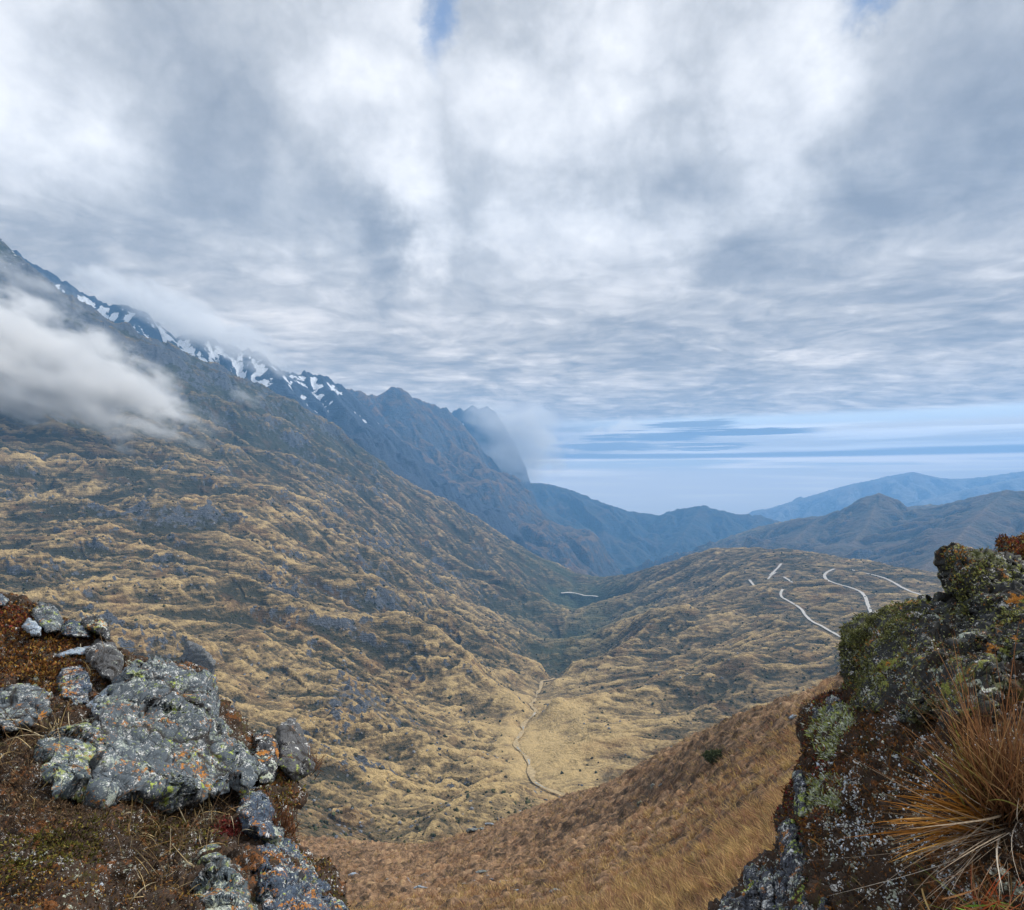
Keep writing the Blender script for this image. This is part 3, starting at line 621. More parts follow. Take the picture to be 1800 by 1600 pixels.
def blade_arrays(base, dirs, length, width, bend, cols, nseg=4, rs=None, droop=0.0):
    """tapered, arched, folded ribbons: returns verts, quads, colours"""
    n = len(base); up = np.array([0, 0, 1.])
    side = np.cross(dirs, up); side += 1e-4; side /= np.linalg.norm(side, axis=1)[:, None]
    if rs is not None:
        a = rs.uniform(0, math.pi, n)[:, None]; w2 = np.cross(dirs, side); side = side*np.cos(a)+w2*np.sin(a)
    V = []; C = []
    for i in range(nseg+1):
        t = i/nseg
        p = base+dirs*(length*t)[:, None]+bend*(t*t)[:, None] if np.ndim(t) else base+dirs*(length*t)[:, None]+bend*(t*t)
        p = p.copy(); p[:, 2] -= droop*length*t**3
        w = (width*(1-t)**.7*(.55+.45*min(1, t*4)))[:, None]
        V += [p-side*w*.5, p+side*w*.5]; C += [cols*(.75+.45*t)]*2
    V = np.stack(V, 1); C = np.stack(C, 1); k = 2*(nseg+1)
    b0 = (np.arange(n)*k)[:, None]; q = []
    for i in range(nseg): q.append(np.concatenate([b0+2*i, b0+2*i+1, b0+2*i+3, b0+2*i+2], 1))
    return V.reshape(-1, 3), np.concatenate(q), np.clip(C.reshape(-1, 3), 0, 1)
def join(L):
    Vs, Fs, Cs = [], [], []; o = 0
    for v, f, c in L: Vs.append(v); Fs.append(f+o); Cs.append(c); o += len(v)
    Fg = [np.concatenate([f for f in Fs if f.shape[1] == k]) for k in sorted({f.shape[1] for f in Fs})]
    return np.concatenate(Vs), Fg, np.concatenate(Cs)
PAL = 1.2*np.array([(.42,.27,.12),(.49,.34,.15),(.33,.18,.10),(.22,.12,.08),(.46,.32,.12),(.13,.085,.055),(.30,.24,.11)])
def tussocks():
    rs = np.random.RandomState(5); n = 32000
    U = rs.uniform(520, 1600, n); Y = np.exp(rs.uniform(math.log(11), math.log(165), n)); X = (U-900)/F*Y
    ok = fbm(X/3, Y/3, 2, 201)+rs.uniform(-.35, .35, n) > .0; X, Y = X[ok], Y[ok]; Z = hill_h(X, Y); n = len(X)
    parts = []
    for lo, hi, nb, sg in ((0, 30, 46, 3), (30, 70, 20, 2), (70, 400, 9, 1)):
        m = (Y >= lo) & (Y < hi); k = m.sum()
        if not k: continue
        B = np.repeat(np.stack([X, Y, Z], 1)[m], nb, 0); R_ = np.repeat(rs.uniform(.12, .36, k)*(1+Y[m]/70), nb)
        a = rs.uniform(0, 2*math.pi, k*nb); lean = rs.uniform(.1, 1.15, k*nb)
        d = np.stack([np.cos(a)*np.sin(lean), np.sin(a)*np.sin(lean), np.cos(lean)], 1)
        B = B+np.stack([np.cos(a), np.sin(a), a*0], 1)*(R_*.35*rs.uniform(0, 1, k*nb))[:, None]; B[:, 2] -= .02
        L = R_*rs.uniform(.8, 1.6, k*nb); wd = np.repeat(.006+Y[m]*.0007, nb)*rs.uniform(.6, 1.5, k*nb)
        ci = PAL[rs.choice(len(PAL), k, p=[.2, .15, .22, .14, .12, .12, .05])]; c = np.repeat(ci, nb, 0)*rs.uniform(.6, 1.3, (k*nb, 1))
        bend = np.stack([np.cos(a), np.sin(a), a*0-.4], 1)*(L*.3)[:, None]
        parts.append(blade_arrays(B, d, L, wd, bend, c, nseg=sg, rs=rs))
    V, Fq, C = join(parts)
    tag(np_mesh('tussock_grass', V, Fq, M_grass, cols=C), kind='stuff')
tussocks()

def scatter(name, n, size, cols, seed, kind_fn, flat, mat):
    rs = np.random.RandomState(seed); px = rs.uniform(-40, 1700, n); D = np.exp(rs.uniform(math.log(420), math.log(2600), n)); z, dr, sl = vz_many(px, D)
    X = (px-900)/F*D; ok = kind_fn(X, D, dr, sl, rs.rand(n)); X, D, z = X[ok], D[ok], z[ok]; n = len(X)
    s = size[0]+(size[1]-size[0])*rs.rand(n)**2.2; s *= (.55+D/1500); P = np.stack([X, D, z+s*.15], 1)
    m = 10; u = rs.normal(size=(n, m, 3)); u /= np.linalg.norm(u, axis=2)[..., None]
    # lumpy low polyhedra: an icosahedron with every corner pushed in or out
    t = (1+5**.5)/2; ico = np.array([(-1,t,0),(1,t,0),(-1,-t,0),(1,-t,0),(0,-1,t),(0,1,t),(0,-1,-t),(0,1,-t),(t,0,-1),(t,0,1),(-t,0,-1),(-t,0,1)])/1.9
    fi = np.array([(0,11,5),(0,5,1),(0,1,7),(0,7,10),(0,10,11),(1,5,9),(5,11,4),(11,10,2),(10,7,6),(7,1,8),(3,9,4),(3,4,2),(3,2,6),(3,6,8),(3,8,9),(4,9,5),(2,4,11),(6,2,10),(8,6,7),(9,8,1)])
    V = ico[None]*rs.uniform(.55, 1.25, (n, 12, 1))*s[:, None, None]*np.array([1, 1, flat]); a = rs.uniform(0, 6.28, n); ca, sa = np.cos(a)[:, None], np.sin(a)[:, None]
    V = np.stack([V[..., 0]*ca-V[..., 1]*sa*.7, V[..., 0]*sa+V[..., 1]*ca*.7, V[..., 2]], -1)+P[:, None]
    Fc = (np.arange(n)*12)[:, None, None]+fi[None]; c = np.repeat(np.array(cols)[rs.randint(len(cols), size=n)]*rs.uniform(.6, 1.3, (n, 1)), 12, 0)
    tag(np_mesh(name, V.reshape(-1, 3), Fc.reshape(-1, 3), mat, cols=np.clip(c, 0, 1), smooth=False), kind='stuff')
M_scrub = tint_mat('scrub_leaf', trans=0, var=.5, s=.8); M_scree = tint_mat('loose_rock', trans=0, var=.45, s=1.2)
scatter('scrub', 27000, (.7, 3.0), [(.05,.06,.028),(.08,.08,.035),(.10,.085,.04),(.035,.045,.025)], 31, lambda X, D, dr, sl, r: r < np.clip(.75-dr*1.1+.5*fbm(X/120, D/120, 3, 301), .03, 1), .8, M_scrub)
scatter('loose_rocks', 26000, (.5, 2.8), [(.20,.21,.23),(.13,.145,.17),(.28,.28,.28),(.10,.10,.11)], 32, lambda X, D, dr, sl, r: r < np.clip((sl-.35)*.7+.9*fbm(X/90, D/90, 4, 305)-.05, .015, .9), .7, M_scree)
# ================================================================ rock builder
def vor3(P, seed=0, a=.30, sl=.95, kap=.50):
    """cellular noise made of flat, tilted facets that meet in sharp creases; returns facet height and closeness to a joint"""
    C = np.floor(P).astype(np.int64); n = len(P)
    f1 = np.full(n, 9.); f2 = np.full(n, 9.); val = np.full(n, 9.)
    for dx in (-1, 0, 1):
        for dy in (-1, 0, 1):
            for dz in (-1, 0, 1):
                c = C+np.array([dx, dy, dz]); h = (c[:, 0]*73856093 ^ c[:, 1]*19349663 ^ c[:, 2]*83492791 ^ (seed*2654435)) & 0x7fffffff
                h = (h*1103515245+12345) & 0x7fffffff; h ^= h >> 13
                q = np.stack([(h & 1023)/1023., ((h >> 10) & 1023)/1023., ((h >> 20) & 1023)/1023.], 1)
                v = P-c-q; d2 = (v**2).sum(1); g2 = np.stack([((h >> 3) & 511)/255.5-1, ((h >> 9) & 511)/255.5-1, ((h >> 17) & 511)/255.5-1], 1)
                k = a*((h >> 5) & 255)/255.+sl*(g2*v).sum(1)+kap*d2
                lo = k < f1; f2 = np.where(lo, f1, np.minimum(f2, k)); f1 = np.where(lo, k, f1)
    return f1, f2
def facets(P, size, amp, seed, stretch=(1, 1, 1), tilt=.95, crack=.25):
    s = P/(size*np.array(stretch)); s = s+np.stack([fbm3(s, 1.3, 2, seed+i) for i in range(3)], 1)*.22
    f1, f2 = vor3(s, seed)
    j = np.exp(-(f2-f1)/.035); return amp*(2.2*(-.12-f1)-crack*j), np.exp(-(f2-f1)/.05)
def dfn(pts):
    p = np.array(pts, float); r = RBF(p[:, :2], np.log(p[:, 2]), (300, 300)); return lambda x, y: np.exp(r(x, y))
def shape(poly, D, T, res, seed, size, amp, lift=0., stretch=(1, 1, 1), rough=.3, center=None, edge=.04, p=2.4, back=None, flat=0.0, chips=0.0):
    """closed stone-like body: outline polygon, bulging by T metres towards the viewer side; returns verts (rows, cols, 3)"""
    poly = np.array(poly, float)
    if center is None:
        x, y = poly.T; a = x*np.roll(y, -1)-np.roll(x, -1)*y; A = a.sum()/2
        center = (((x+np.roll(x, -1))*a).sum()/(6*A), ((y+np.roll(y, -1))*a).sum()/(6*A))
    cx, cy = center; q = np.concatenate([poly, poly[:1]])
    per = np.hypot(*np.diff(q, axis=0).T).sum(); n = int(max(40, per/res))
    # even spacing along the outline
    s = np.concatenate([[0], np.cumsum(np.hypot(*np.diff(q, axis=0).T))]); t = np.arange(n)/n*s[-1]
    bx = np.interp(t, s, q[:, 0]); by = np.interp(t, s, q[:, 1])
    k = max(1, int(n*.008)); ker = np.ones(2*k+1)/(2*k+1)
    bx = np.convolve(np.concatenate([bx[-k:], bx, bx[:k]]), ker, 'valid'); by = np.convolve(np.concatenate([by[-k:], by, by[:k]]), ker, 'valid')
    rad = np.hypot(bx-cx, by-cy); rm = rad.mean()
    ang = t/s[-1]*2*math.pi; wob = fbm(np.cos(ang)*per/90+seed, np.sin(ang)*per/90, 5, seed)*edge*2.2*min(rm, 60)/rad
    bx = cx+(bx-cx)*(1+wob); by = cy+(by-cy)*(1+wob)
    nf = int(max(12, rad.max()/res)); kf = np.linspace(.004, 1, nf); rf = 1-(1-kf)**1.35
    kb = np.linspace(0, 1, max(6, nf//8))[1:]; rb = np.cos(kb*math.pi/2*.98)
    r = np.concatenate([rf, rb])[:, None]
    off = np.concatenate([-T*((1-rf**p)**(1/p))*(1-flat)-T*flat*np.minimum(1, (1-rf)*8)**.5, (T if back is None else back)*np.sin(kb*math.pi/2)])[:, None]
    PX = cx+(bx-cx)[None]*r; PY = cy+(by-cy)[None]*r
    Dd = D(PX, PY) if callable(D) else np.full(PX.shape, float(D))
    V = W(PX, PY, np.maximum(Dd-lift+off, .3))
    def nrm(V):
        du = np.roll(V, -1, 1)-np.roll(V, 1, 1); dv = np.gradient(V, axis=0); N = np.cross(du, dv); L = np.linalg.norm(N, axis=2, keepdims=True)
        N = N/np.maximum(L, 1e-12)
        c = V.mean((0, 1)); 
        if (N[:nf]*(V[:nf]*-1)).sum() < 0: N = -N
        return N
    N = nrm(V); P = V.reshape(-1, 3)
    if chips:                      # broken faces: flat cuts through the body, meeting in sharp edges
        r3 = np.random.RandomState(seed+1000); Vf, Nf = V[:nf].reshape(-1, 3), N[:nf].reshape(-1, 3)
        ext3 = np.ptp(Vf, axis=0); K = int(np.clip(2.2*ext3[0]*ext3[2]/size**2+8, 10, 50)); P = P.copy()
        ring = np.concatenate([r3.randint(0, len(Vf), K), int(nf*.82)*n+r3.randint(0, n*max(1, int(nf*.16)), K)])
        left_ = np.full(len(P), min(size*.17, T*.45+.003))
        for i in ring:
            nk = Nf[i]+r3.normal(size=3)*.20; nk /= np.linalg.norm(nk); pk = Vf[i]-nk*size*chips*r3.uniform(.3, 1.3); Rk = size*r3.uniform(.35, .85)
            dv = P-pk; s3 = dv@nk; w3 = sst(np.linalg.norm(dv, axis=1), Rk*1.12, Rk)
            P -= nk*(np.minimum(np.maximum(s3, 0), np.maximum(left_, 0))*w3)[:, None]; left_ -= np.minimum(np.maximum(s3, 0), np.maximum(left_, 0))*w3
        V = P.reshape(V.shape); N = nrm(V); P = V.reshape(-1, 3)
    d1, c1 = facets(P, size, amp, seed, stretch); d2, c2 = facets(P, size*.36, amp*.40, seed+5, stretch)
    b_ = np.array([.46, .25, .85]); u_ = (P@b_)/(size*.26)+fbm3(P, 1/size, 3, seed+31)*1.3; fr = u_-np.floor(u_)
    saw = np.where(fr < .86, fr/.86, (1-fr)/.14)-.5
    u3 = (P@np.array([-.72, .3, .62]))/(size*.17)+fbm3(P, 1.6/size, 3, seed+37)*1.5; f3 = u3-np.floor(u3); saw3 = np.where(f3 < .88, f3/.88, (1-f3)/.12)-.5
    d3, c3 = facets(P, size*.15, amp*.17, seed+7, stretch)
    d = d1*(.8 if not chips else .30)+d2*(1.2 if not chips else .75)+d3+amp*(.55*saw*sst(fbm3(P, .8/size, 2, seed+41), -.35, .3)+.28*saw3)+fbm3(P, 1/size*2.2, 5, seed+9)*amp*rough*1.1+fbm3(P, 1/size*11, 3, seed+13)*amp*rough*.5
    fade = np.ones(len(r)); fade[0] = .5
    V = V+N*(d.reshape(PX.shape)*fade[:, None])[..., None]
    N2 = nrm(V); cr = np.maximum(c1, c2*.7).reshape(PX.shape)
    return V, N2, nf, cr
def body(name, sh, mat, parent=None):
    V, N, nf, cr = sh; o = np_mesh(name, V.reshape(-1, 3), grid_faces(V.shape[0], V.shape[1], True), mat, dict(crack=cr), parent=parent)
    return o
# ---------------------------------------------------------------- stone material with lichen
def stone_mat(name, base, s=.05, lich=(.50, .55, .45), la=.5, yel=(.40, .48, .08), ya=.2, org=(.50, .20, .03), oa=.15, dark=.5, moss=(.10, .11, .03), ma=.0, stripe=0.0):
    m, g, b = new_mat(name, .85, .3)
    P = g.n('ShaderNodeNewGeometry').outputs['Position']
    n1 = g.noise(P, 1/s, 7, .7); n2 = g.noise(P, .22/s, 5, .6); nf = g.noise(P, 6/s, 3, .6)
    c = g.ramp(g.m('ADD', g.m('MULTIPLY', n1, .65), g.m('MULTIPLY', nf, .35)), [(.32, tuple(x*dark*.45 for x in base)), (.46, tuple(x*.8 for x in base)), (.56, base), (.68, tuple(x*1.75 for x in base))])
    if stripe:
        w = g.noise(g.v('MULTIPLY', P, (1/s*2.4, 1/s*2.4, .16/s)), 1.0, 4, .6); c = g.mix(g.mr(w, .46, .62, 0, stripe), c, tuple(x*.12 for x in base))
        c = g.mix(g.mr(w, .40, .30, 0, stripe), c, tuple(x*2.6 for x in base))
    def patch(c, colr, amount, sc1, off, sharp=.06):
        if amount <= 0: return c
        Q = g.v('ADD', P, (off, -off, off*.5))
        a = g.noise(Q, sc1/s, 6, .72); big = g.noise(Q, sc1*.16/s, 3, .5)
        th = .66-.22*amount
        f = g.mr(g.m('ADD', a, g.m('MULTIPLY', g.m('SUBTRACT', big, .5), .7)), th, th+sharp)
        return g.mix(g.m('MULTIPLY', f, .9), c, g.mix(g.mr(nf, .35, .65), tuple(x*.6 for x in colr), tuple(min(1, x*1.3) for x in colr)))
    c = patch(c, lich, la, 1.3, 3.); c = patch(c, (.78, .80, .76), la*.7, 2.8, 23., .03)
    c = patch(c, yel, ya, 1.0, 7.); c = patch(c, org, oa, .9, 13.); c = patch(c, moss, ma, .7, 17., .12)
    c = g.mix(g.m('MULTIPLY', g.mr(g.attr('crack'), .25, .9), .85), c, (.022, .015, .010))
    g.put(b.inputs['Base Color'], c)
    bp = g.n('ShaderNodeBump'); bp.inputs['Strength'].default_value = 1.0; bp.inputs['Distance'].default_value = s*.35
    g.put(bp.inputs['Height'], g.m('ADD', n1, g.m('MULTIPLY', nf, .25))); g.put(b.inputs['Normal'], bp.outputs[0])
    return m
M_stone = stone_mat('lichen_grey_stone', (.105, .128, .150), .032, la=.34, ya=.16, oa=.12, lich=(.36,.41,.36))
M_stone_y = stone_mat('speckled_stone', (.105, .135, .155), .03, la=.36, ya=.36, oa=.30, yel=(.33, .38, .13))
M_stone_b = stone_mat('blue_grey_stone', (.075, .105, .155), .03, la=.34, ya=.14, oa=.32, stripe=.35)
M_stone_d = stone_mat('dark_stone', (.05, .055, .065), .05, la=.40, ya=.25, oa=.25)
M_stone_w = stone_mat('pale_blue_stone', (.34, .42, .52), .035, la=.3, ya=.0, oa=.12)
M_stone_p = stone_mat('plain_grey_stone', (.115, .118, .125), .12, la=.15, ya=.05, oa=.08)
M_moss_r = stone_mat('mossy_stone', (.042, .045, .046), .03, la=.22, ya=.42, yel=(.26, .28, .06), oa=.22, ma=.42, moss=(.09, .10, .035))
M_slate = stone_mat('striped_slate', (.09, .10, .125), .035, la=.35, ya=.28, oa=.15, stripe=.9)
M_soil = stone_mat('peaty_soil', (.055, .034, .022), .03, la=.10, ya=.0, oa=.40, org=(.20, .075, .02), ma=.3, moss=(.07, .06, .015))
# ---------------------------------------------------------------- left outcrop
DL = dfn([(0,1030,8.2),(-200,1030,8.0),(110,1080,7.4),(200,1110,7.1),(300,1165,6.7),(380,1200,6.4),(470,1320,5.8),(560,1350,5.9),(0,1250,5.3),(-200,1250,5.1),(200,1250,5.5),(0,1400,3.9),(200,1400,4.3),(400,1400,4.9),(500,1420,5.0),
  (0,1600,2.9),(-200,1600,2.8),(250,1600,3.0),(450,1600,3.3),(620,1620,3.7),(180,1530,3.3),(400,1520,3.9),(230,1560,3.7),(0,1800,2.2),(400,1800,2.4),(650,1800,2.8),(540,1500,4.6)])
mound_poly = [(-260,1040),(-60,1030),(0,1046),(30,1052),(70,1068),(115,1088),(150,1105),(195,1126),(215,1150),(250,1158),(310,1172),(365,1195),(380,1240),(420,1275),(462,1325),(500,1350),(530,1385),(505,1420),(500,1460),(535,1500),(570,1545),(600,1595),(640,1700),(700,1850),(-260,1850)]
sh_ml = shape(mound_poly, DL, .25, 2.2, 11, .30, .06, center=(130, 1500), edge=.05, back=.9, rough=.6)
ml = body('left_ledge', sh_ml, M_soil); ml.name = 'rocky_ledge'
tag(ml, 'peaty earth bank with rust and olive moss, under the grey boulders', 'bank')
def stone(name, poly, Df, T, mat, seed, label, lift=.0, cat='rock', size=None, amp=None, group=None, res=1.5, **kw):
    poly = np.array(poly, float); ext_ = max(np.ptp(poly[:, 0]), np.ptp(poly[:, 1])); dm = float(Df(poly[:, 0].mean(), poly[:, 1].mean())) if callable(Df) else Df
    size = size or ext_/F*dm*.42; amp = amp or size*.12
    kw.setdefault('chips', .13); lift = lift+size*.16; sh = shape(poly, Df, T, res, seed, size, amp, lift=lift, **kw); o = body(name, sh, mat); tag(o, label, cat, group)
    return sh
def DLs(k=0): return DL
S = {}
S['big'] = stone('lichen_boulder', [(163,1262),(176,1240),(205,1212),(222,1178),(245,1158),(282,1150),(318,1160),(350,1178),(372,1192),(384,1228),(396,1252),(420,1272),(444,1302),(466,1332),(462,1362),(430,1384),(385,1392),(330,1398),(262,1384),(205,1388),(170,1392),(164,1330)], DL, .42, M_stone, 21,
    'largest grey boulder of the left outcrop, broad face crusted with pale lichen', lift=.27, size=.55, amp=.095, p=3.4, flat=.35, edge=.08, stretch=(1.2, 1, .8), rough=.3)
S['box'] = stone('lichen_boulder', [(82,1282),(110,1264),(150,1262),(168,1286),(170,1330),(165,1392),(128,1398),(92,1378),(74,1340),(70,1305)], DL, .34, M_stone_y, 22,
    'squarish boulder left of the largest one, speckled yellow and orange near its foot', lift=.22, size=.4, amp=.045, flat=.45, p=3)
S['lft'] = stone('boulder', [(-60,1215),(0,1204),(30,1199),(62,1206),(92,1224),(90,1252),(72,1274),(30,1285),(-60,1290)], DL, .40, M_stone, 23, 'rounded grey boulder at the left edge of the photo, grown over with moss on top', lift=.20, center=(20, 1245))
S['slab'] = stone('stone_slab', [(98,1196),(112,1172),(140,1170),(156,1180),(160,1212),(162,1236),(132,1240),(106,1226)], DL, .22, M_stone_b, 24, 'smooth blue-grey slab above the squarish boulder, pale vein across it', lift=.2, flat=.5)
S['r4'] = stone('rock', [(150,1140),(170,1126),(198,1130),(214,1152),(216,1180),(200,1200),(175,1196),(156,1168)], DL, .28, M_stone_p, 25, 'brownish grey rock on the skyline just above the largest boulder', lift=.25)
S['lime'] = stone('rock', [(143,1092),(152,1081),(170,1080),(184,1092),(193,1110),(195,1126),(178,1120),(160,1110),(146,1104)], DL, .25, M_stone_d, 26, 'small dark rock on the skyline with one lime green lichen spot', lift=.3, res=1.0)
S['r1'] = stone('rock', [(58,1072),(70,1060),(88,1061),(104,1076),(112,1095),(108,1112),(86,1114),(66,1104),(56,1090)], DL, .28, M_stone, 27, 'knobbly grey rock on the left skyline, covered with white specks', lift=.3, res=1.0)
S['r1b'] = stone('rock', [(108,1100),(122,1092),(142,1094),(158,1108),(160,1120),(130,1122),(110,1118)], DL, .2, M_stone_b, 28, 'low bluish rock between the knobbly rock and the dark skyline rock', lift=.28, res=1.0)
S['r2'] = stone('small_stone', [(38,1100),(50,1086),(64,1090),(74,1104),(72,1118),(52,1117)], DL, .2, M_stone_w, 29, 'small pale wedge-shaped stone left of the knobbly rock', lift=.42, res=1.0)
S['r0'] = stone('small_stone', [(-20,1046),(0,1044),(16,1054),(10,1066),(-20,1066)], DL, .2, M_stone_b, 30, 'bluish stone in the upper left corner of the outcrop, capped with ochre moss', lift=.3, res=1.0)
S['pb'] = stone('small_stone', [(100,1150),(120,1140),(160,1136),(158,1150),(130,1152),(106,1155)], DL, .12, M_stone_w, 31, 'thin whitish stone plate lying in the rust-coloured moss', lift=.25, res=1.0)
S['blk'] = stone('rock', [(166,1258),(170,1246),(196,1222),(202,1204),(190,1206),(170,1224),(150,1240)], DL, .2, M_stone_w, 32, 'pale weathered rock corner between slab and largest boulder', lift=.26, res=1.0, center=(180,1232))
S['tooth'] = stone('rock', [(488,1282),(500,1266),(514,1266),(530,1284),(546,1318),(558,1344),(540,1362),(512,1376),(486,1362),(478,1322)], DL, .35, M_stone_p, 33, 'pointed grey tooth of rock at the right end of the left outcrop', lift=.1, stretch=(1, 1, 1.6))
S['tooth2'] = stone('rock', [(446,1290),(470,1284),(490,1296),(496,1340),(486,1375),(456,1380),(440,1340)], DL, .3, M_stone_d, 34, 'dark cracked rock with orange lichen beside the pointed tooth', lift=.12)
S['blue'] = stone('blue_rock', [(420,1392),(438,1384),(458,1384),(472,1402),(484,1432),(500,1462),(494,1480),(462,1480),(430,1462),(414,1425)], DL, .34, M_stone_b, 35, 'blue-grey ribbed rock with a bright orange lichen patch, beside the dark grass tuft', lift=.2, cat='rock', stretch=(.6, 1, 1.6), res=1.2)
S['lich'] = stone('lichen_boulder', [(352,1500),(372,1488),(396,1491),(420,1508),(440,1540),(462,1590),(480,1680),(340,1690),(342,1600),(346,1545)], DL, .34, M_stone_y, 36, 'boulder at the bottom edge splashed with yellow-green lichen', lift=.22, res=1.2, center=(400,1590))
S['rib'] = stone('ribbed_rock', [(436,1482),(470,1474),(505,1484),(535,1505),(565,1545),(590,1580),(612,1640),(640,1720),(480,1720),(462,1600),(446,1540)], DL, .45, M_stone_b, 37, 'long ribbed rock slope with orange and white lichen, lowest right of the left outcrop', lift=.15, res=1.3, size=.22, amp=.04, stretch=(.45, 1, 2.2), center=(520,1600))
S['tile'] = stone('small_stone', [(143,1548),(160,1538),(188,1548),(202,1570),(180,1590),(168,1580),(150,1562)], DL, .12, M_stone_w, 38, 'light blue flat stone in the dark hollow at the bottom left', lift=.22, res=1.0, flat=.4)
S['tile2'] = stone('small_stone', [(160,1472),(172,1464),(186,1468),(176,1480),(162,1480)], DL, .06, M_stone_w, 39, 'tiny pale stone above the light blue flat stone', lift=.16, res=1.0)
# the two smooth grey stones farther down the slope, behind the outcrop
DV1 = v_hit(340, 1185, 380)
stone('boulder', [(308,1162),(322,1130),(345,1125),(366,1142),(386,1172),(380,1200),(330,1200)], DV1, .02*DV1, M_stone_p, 41, 'smooth grey boulder half hidden behind the left outcrop', cat='rock', size=.05*DV1)
# ---------------------------------------------------------------- right outcrop
DR = dfn([(1640,955,3.6),(1800,950,3.6),(1950,950,3.6),(1660,1040,3.6),(1800,1080,3.1),(1483,1130,4.0),(1490,1200,3.9),(1600,1060,3.8),(1600,1150,3.3),(1700,1180,2.8),(1800,1250,2.3),(1950,1250,2.1),(1425,1240,3.9),(1425,1300,3.6),(1400,1350,3.4),(1380,1450,3.1),(1300,1560,2.9),(1260,1600,2.8),
  (1450,1600,2.3),(1600,1600,1.9),(1600,1450,2.2),(1600,1300,2.7),(1730,1430,1.85),(1800,1600,1.45),(1950,1600,1.4),(1500,1400,2.7),(1500,1280,3.2),(1300,1800,2.4),(1800,1800,1.3)])
bank_poly = [(1478,1216),(1500,1205),(1560,1180),(1640,1120),(1720,1080),(1820,1070),(1990,1080),(1990,1850),(1150,1850),(1235,1640),(1262,1596),(1300,1572),(1318,1530),(1340,1515),(1378,1505),(1372,1460),(1384,1440),(1400,1415),(1396,1390),(1408,1350),(1425,1335),(1418,1300),(1422,1262),(1440,1230)]
sh_br = shape(bank_poly, DR, .2, 2.0, 51, .16, .035, center=(1700, 1420), edge=.05, back=.8, rough=.8)
rb_ = body('rocky_bank', sh_br, M_soil); tag(rb_, 'dark earth bank strewn with tiny white flakes, under the straw tussock', 'bank')
S['R1'] = stone('mossy_crag', [(1647,975),(1650,956),(1658,964),(1668,968),(1674,955),(1682,958),(1690,966),(1704,966),(1730,976),(1756,972),(1790,984),(1840,1000),(1990,1010),(1990,1190),(1800,1185),(1722,1140),(1688,1080),(1668,1040),(1655,1005)], DR, .30, M_moss_r, 52, 'highest crag of the right outcrop, dark with two small horns and green lichen', lift=.14, size=.30, amp=.055, center=(1750, 1060), edge=.10)
S['R0'] = stone('rust_rock', [(1757,955),(1770,938),(1800,930),(1900,915),(1990,930),(1990,1010),(1800,992),(1775,984),(1760,975)], lambda x, y: DR(x, y)+.55, .25, M_moss_r, 53, 'reddish brown rock at the right edge of the photo behind the crag', center=(1850, 965), cat='rock')
S['R2'] = stone('mossy_boulder', [(1483,1130),(1492,1105),(1512,1088),(1540,1074),(1562,1068),(1590,1070),(1622,1056),(1660,1050),(1700,1062),(1760,1110),(1800,1180),(1780,1260),(1700,1280),(1620,1272),(1560,1260),(1520,1255),(1494,1236),(1484,1190)], DR, .36, M_moss_r, 54, 'big dark boulder whose rounded left end wears a thick green moss cap', lift=.10, size=.34, amp=.055, center=(1630, 1165), edge=.07)
slabs = [([(1262,1640),(1258,1600),(1280,1570),(1312,1560),(1318,1640)], 'lowest slab in the bottom right corner of the slope, crusted white and yellow'),
         ([(1310,1650),(1306,1560),(1310,1524),(1322,1516),(1334,1530),(1340,1650)], 'upright slate slab with a blue top, leftmost of the standing slates'),
         ([(1334,1650),(1332,1540),(1340,1520),(1352,1518),(1362,1540),(1366,1650)], 'upright slate slab with a pale blotch, second of the standing slates'),
         ([(1360,1650),(1358,1530),(1366,1514),(1380,1520),(1388,1550),(1394,1650)], 'narrow dark slate slab, third of the standing slates'),
         ([(1370,1500),(1370,1452),(1382,1438),(1394,1440),(1402,1460),(1412,1520),(1430,1650),(1392,1650),(1380,1540)], 'tall slate slab with a green mossy crown, rising above the other standing slates'),
         ([(1402,1650),(1400,1480),(1406,1452),(1416,1470),(1430,1560),(1446,1650)], 'thin leaning slate blade right of the mossy-crowned slab'),
         ([(1440,1660),(1434,1600),(1440,1560),(1452,1560),(1468,1610),(1476,1660)], 'short slate slab with a cream-coloured face at the bottom edge'),
         ([(1396,1400),(1394,1360),(1402,1352),(1414,1360),(1420,1400),(1412,1440),(1400,1435)], 'dark blocky slate sticking out of the bank edge under the red moss'),
         ([(1424,1250),(1426,1232),(1436,1236),(1442,1250),(1440,1266),(1426,1266)], 'small bluish slate block on the bank edge, above the grey-green cushion'),
         ([(1448,1252),(1450,1226),(1462,1216),(1474,1220),(1482,1240),(1480,1262),(1452,1264)], 'dark split slate with a white tip, under the mossy boulder')]
for i, (pl, lb) in enumerate(slabs):
    stone('slate_slab', pl, DR, .10, M_slate, 60+i, lb, lift=.13+.05*(i in (4, 7, 8, 9)), cat='slate', group='slates standing along the edge of the right outcrop', res=1.1, size=.07, amp=.010, stretch=(.35, 1, 2.5), edge=.09)
S['spike'] = stone('small_stone', [(1585,1362),(1592,1366),(1612,1392),(1624,1408),(1610,1406),(1596,1390)], DR, .03, M_stone_w, 75, 'sharp pale blue stone splinter on the dark bank left of the tussock', lift=.14, res=1.0)
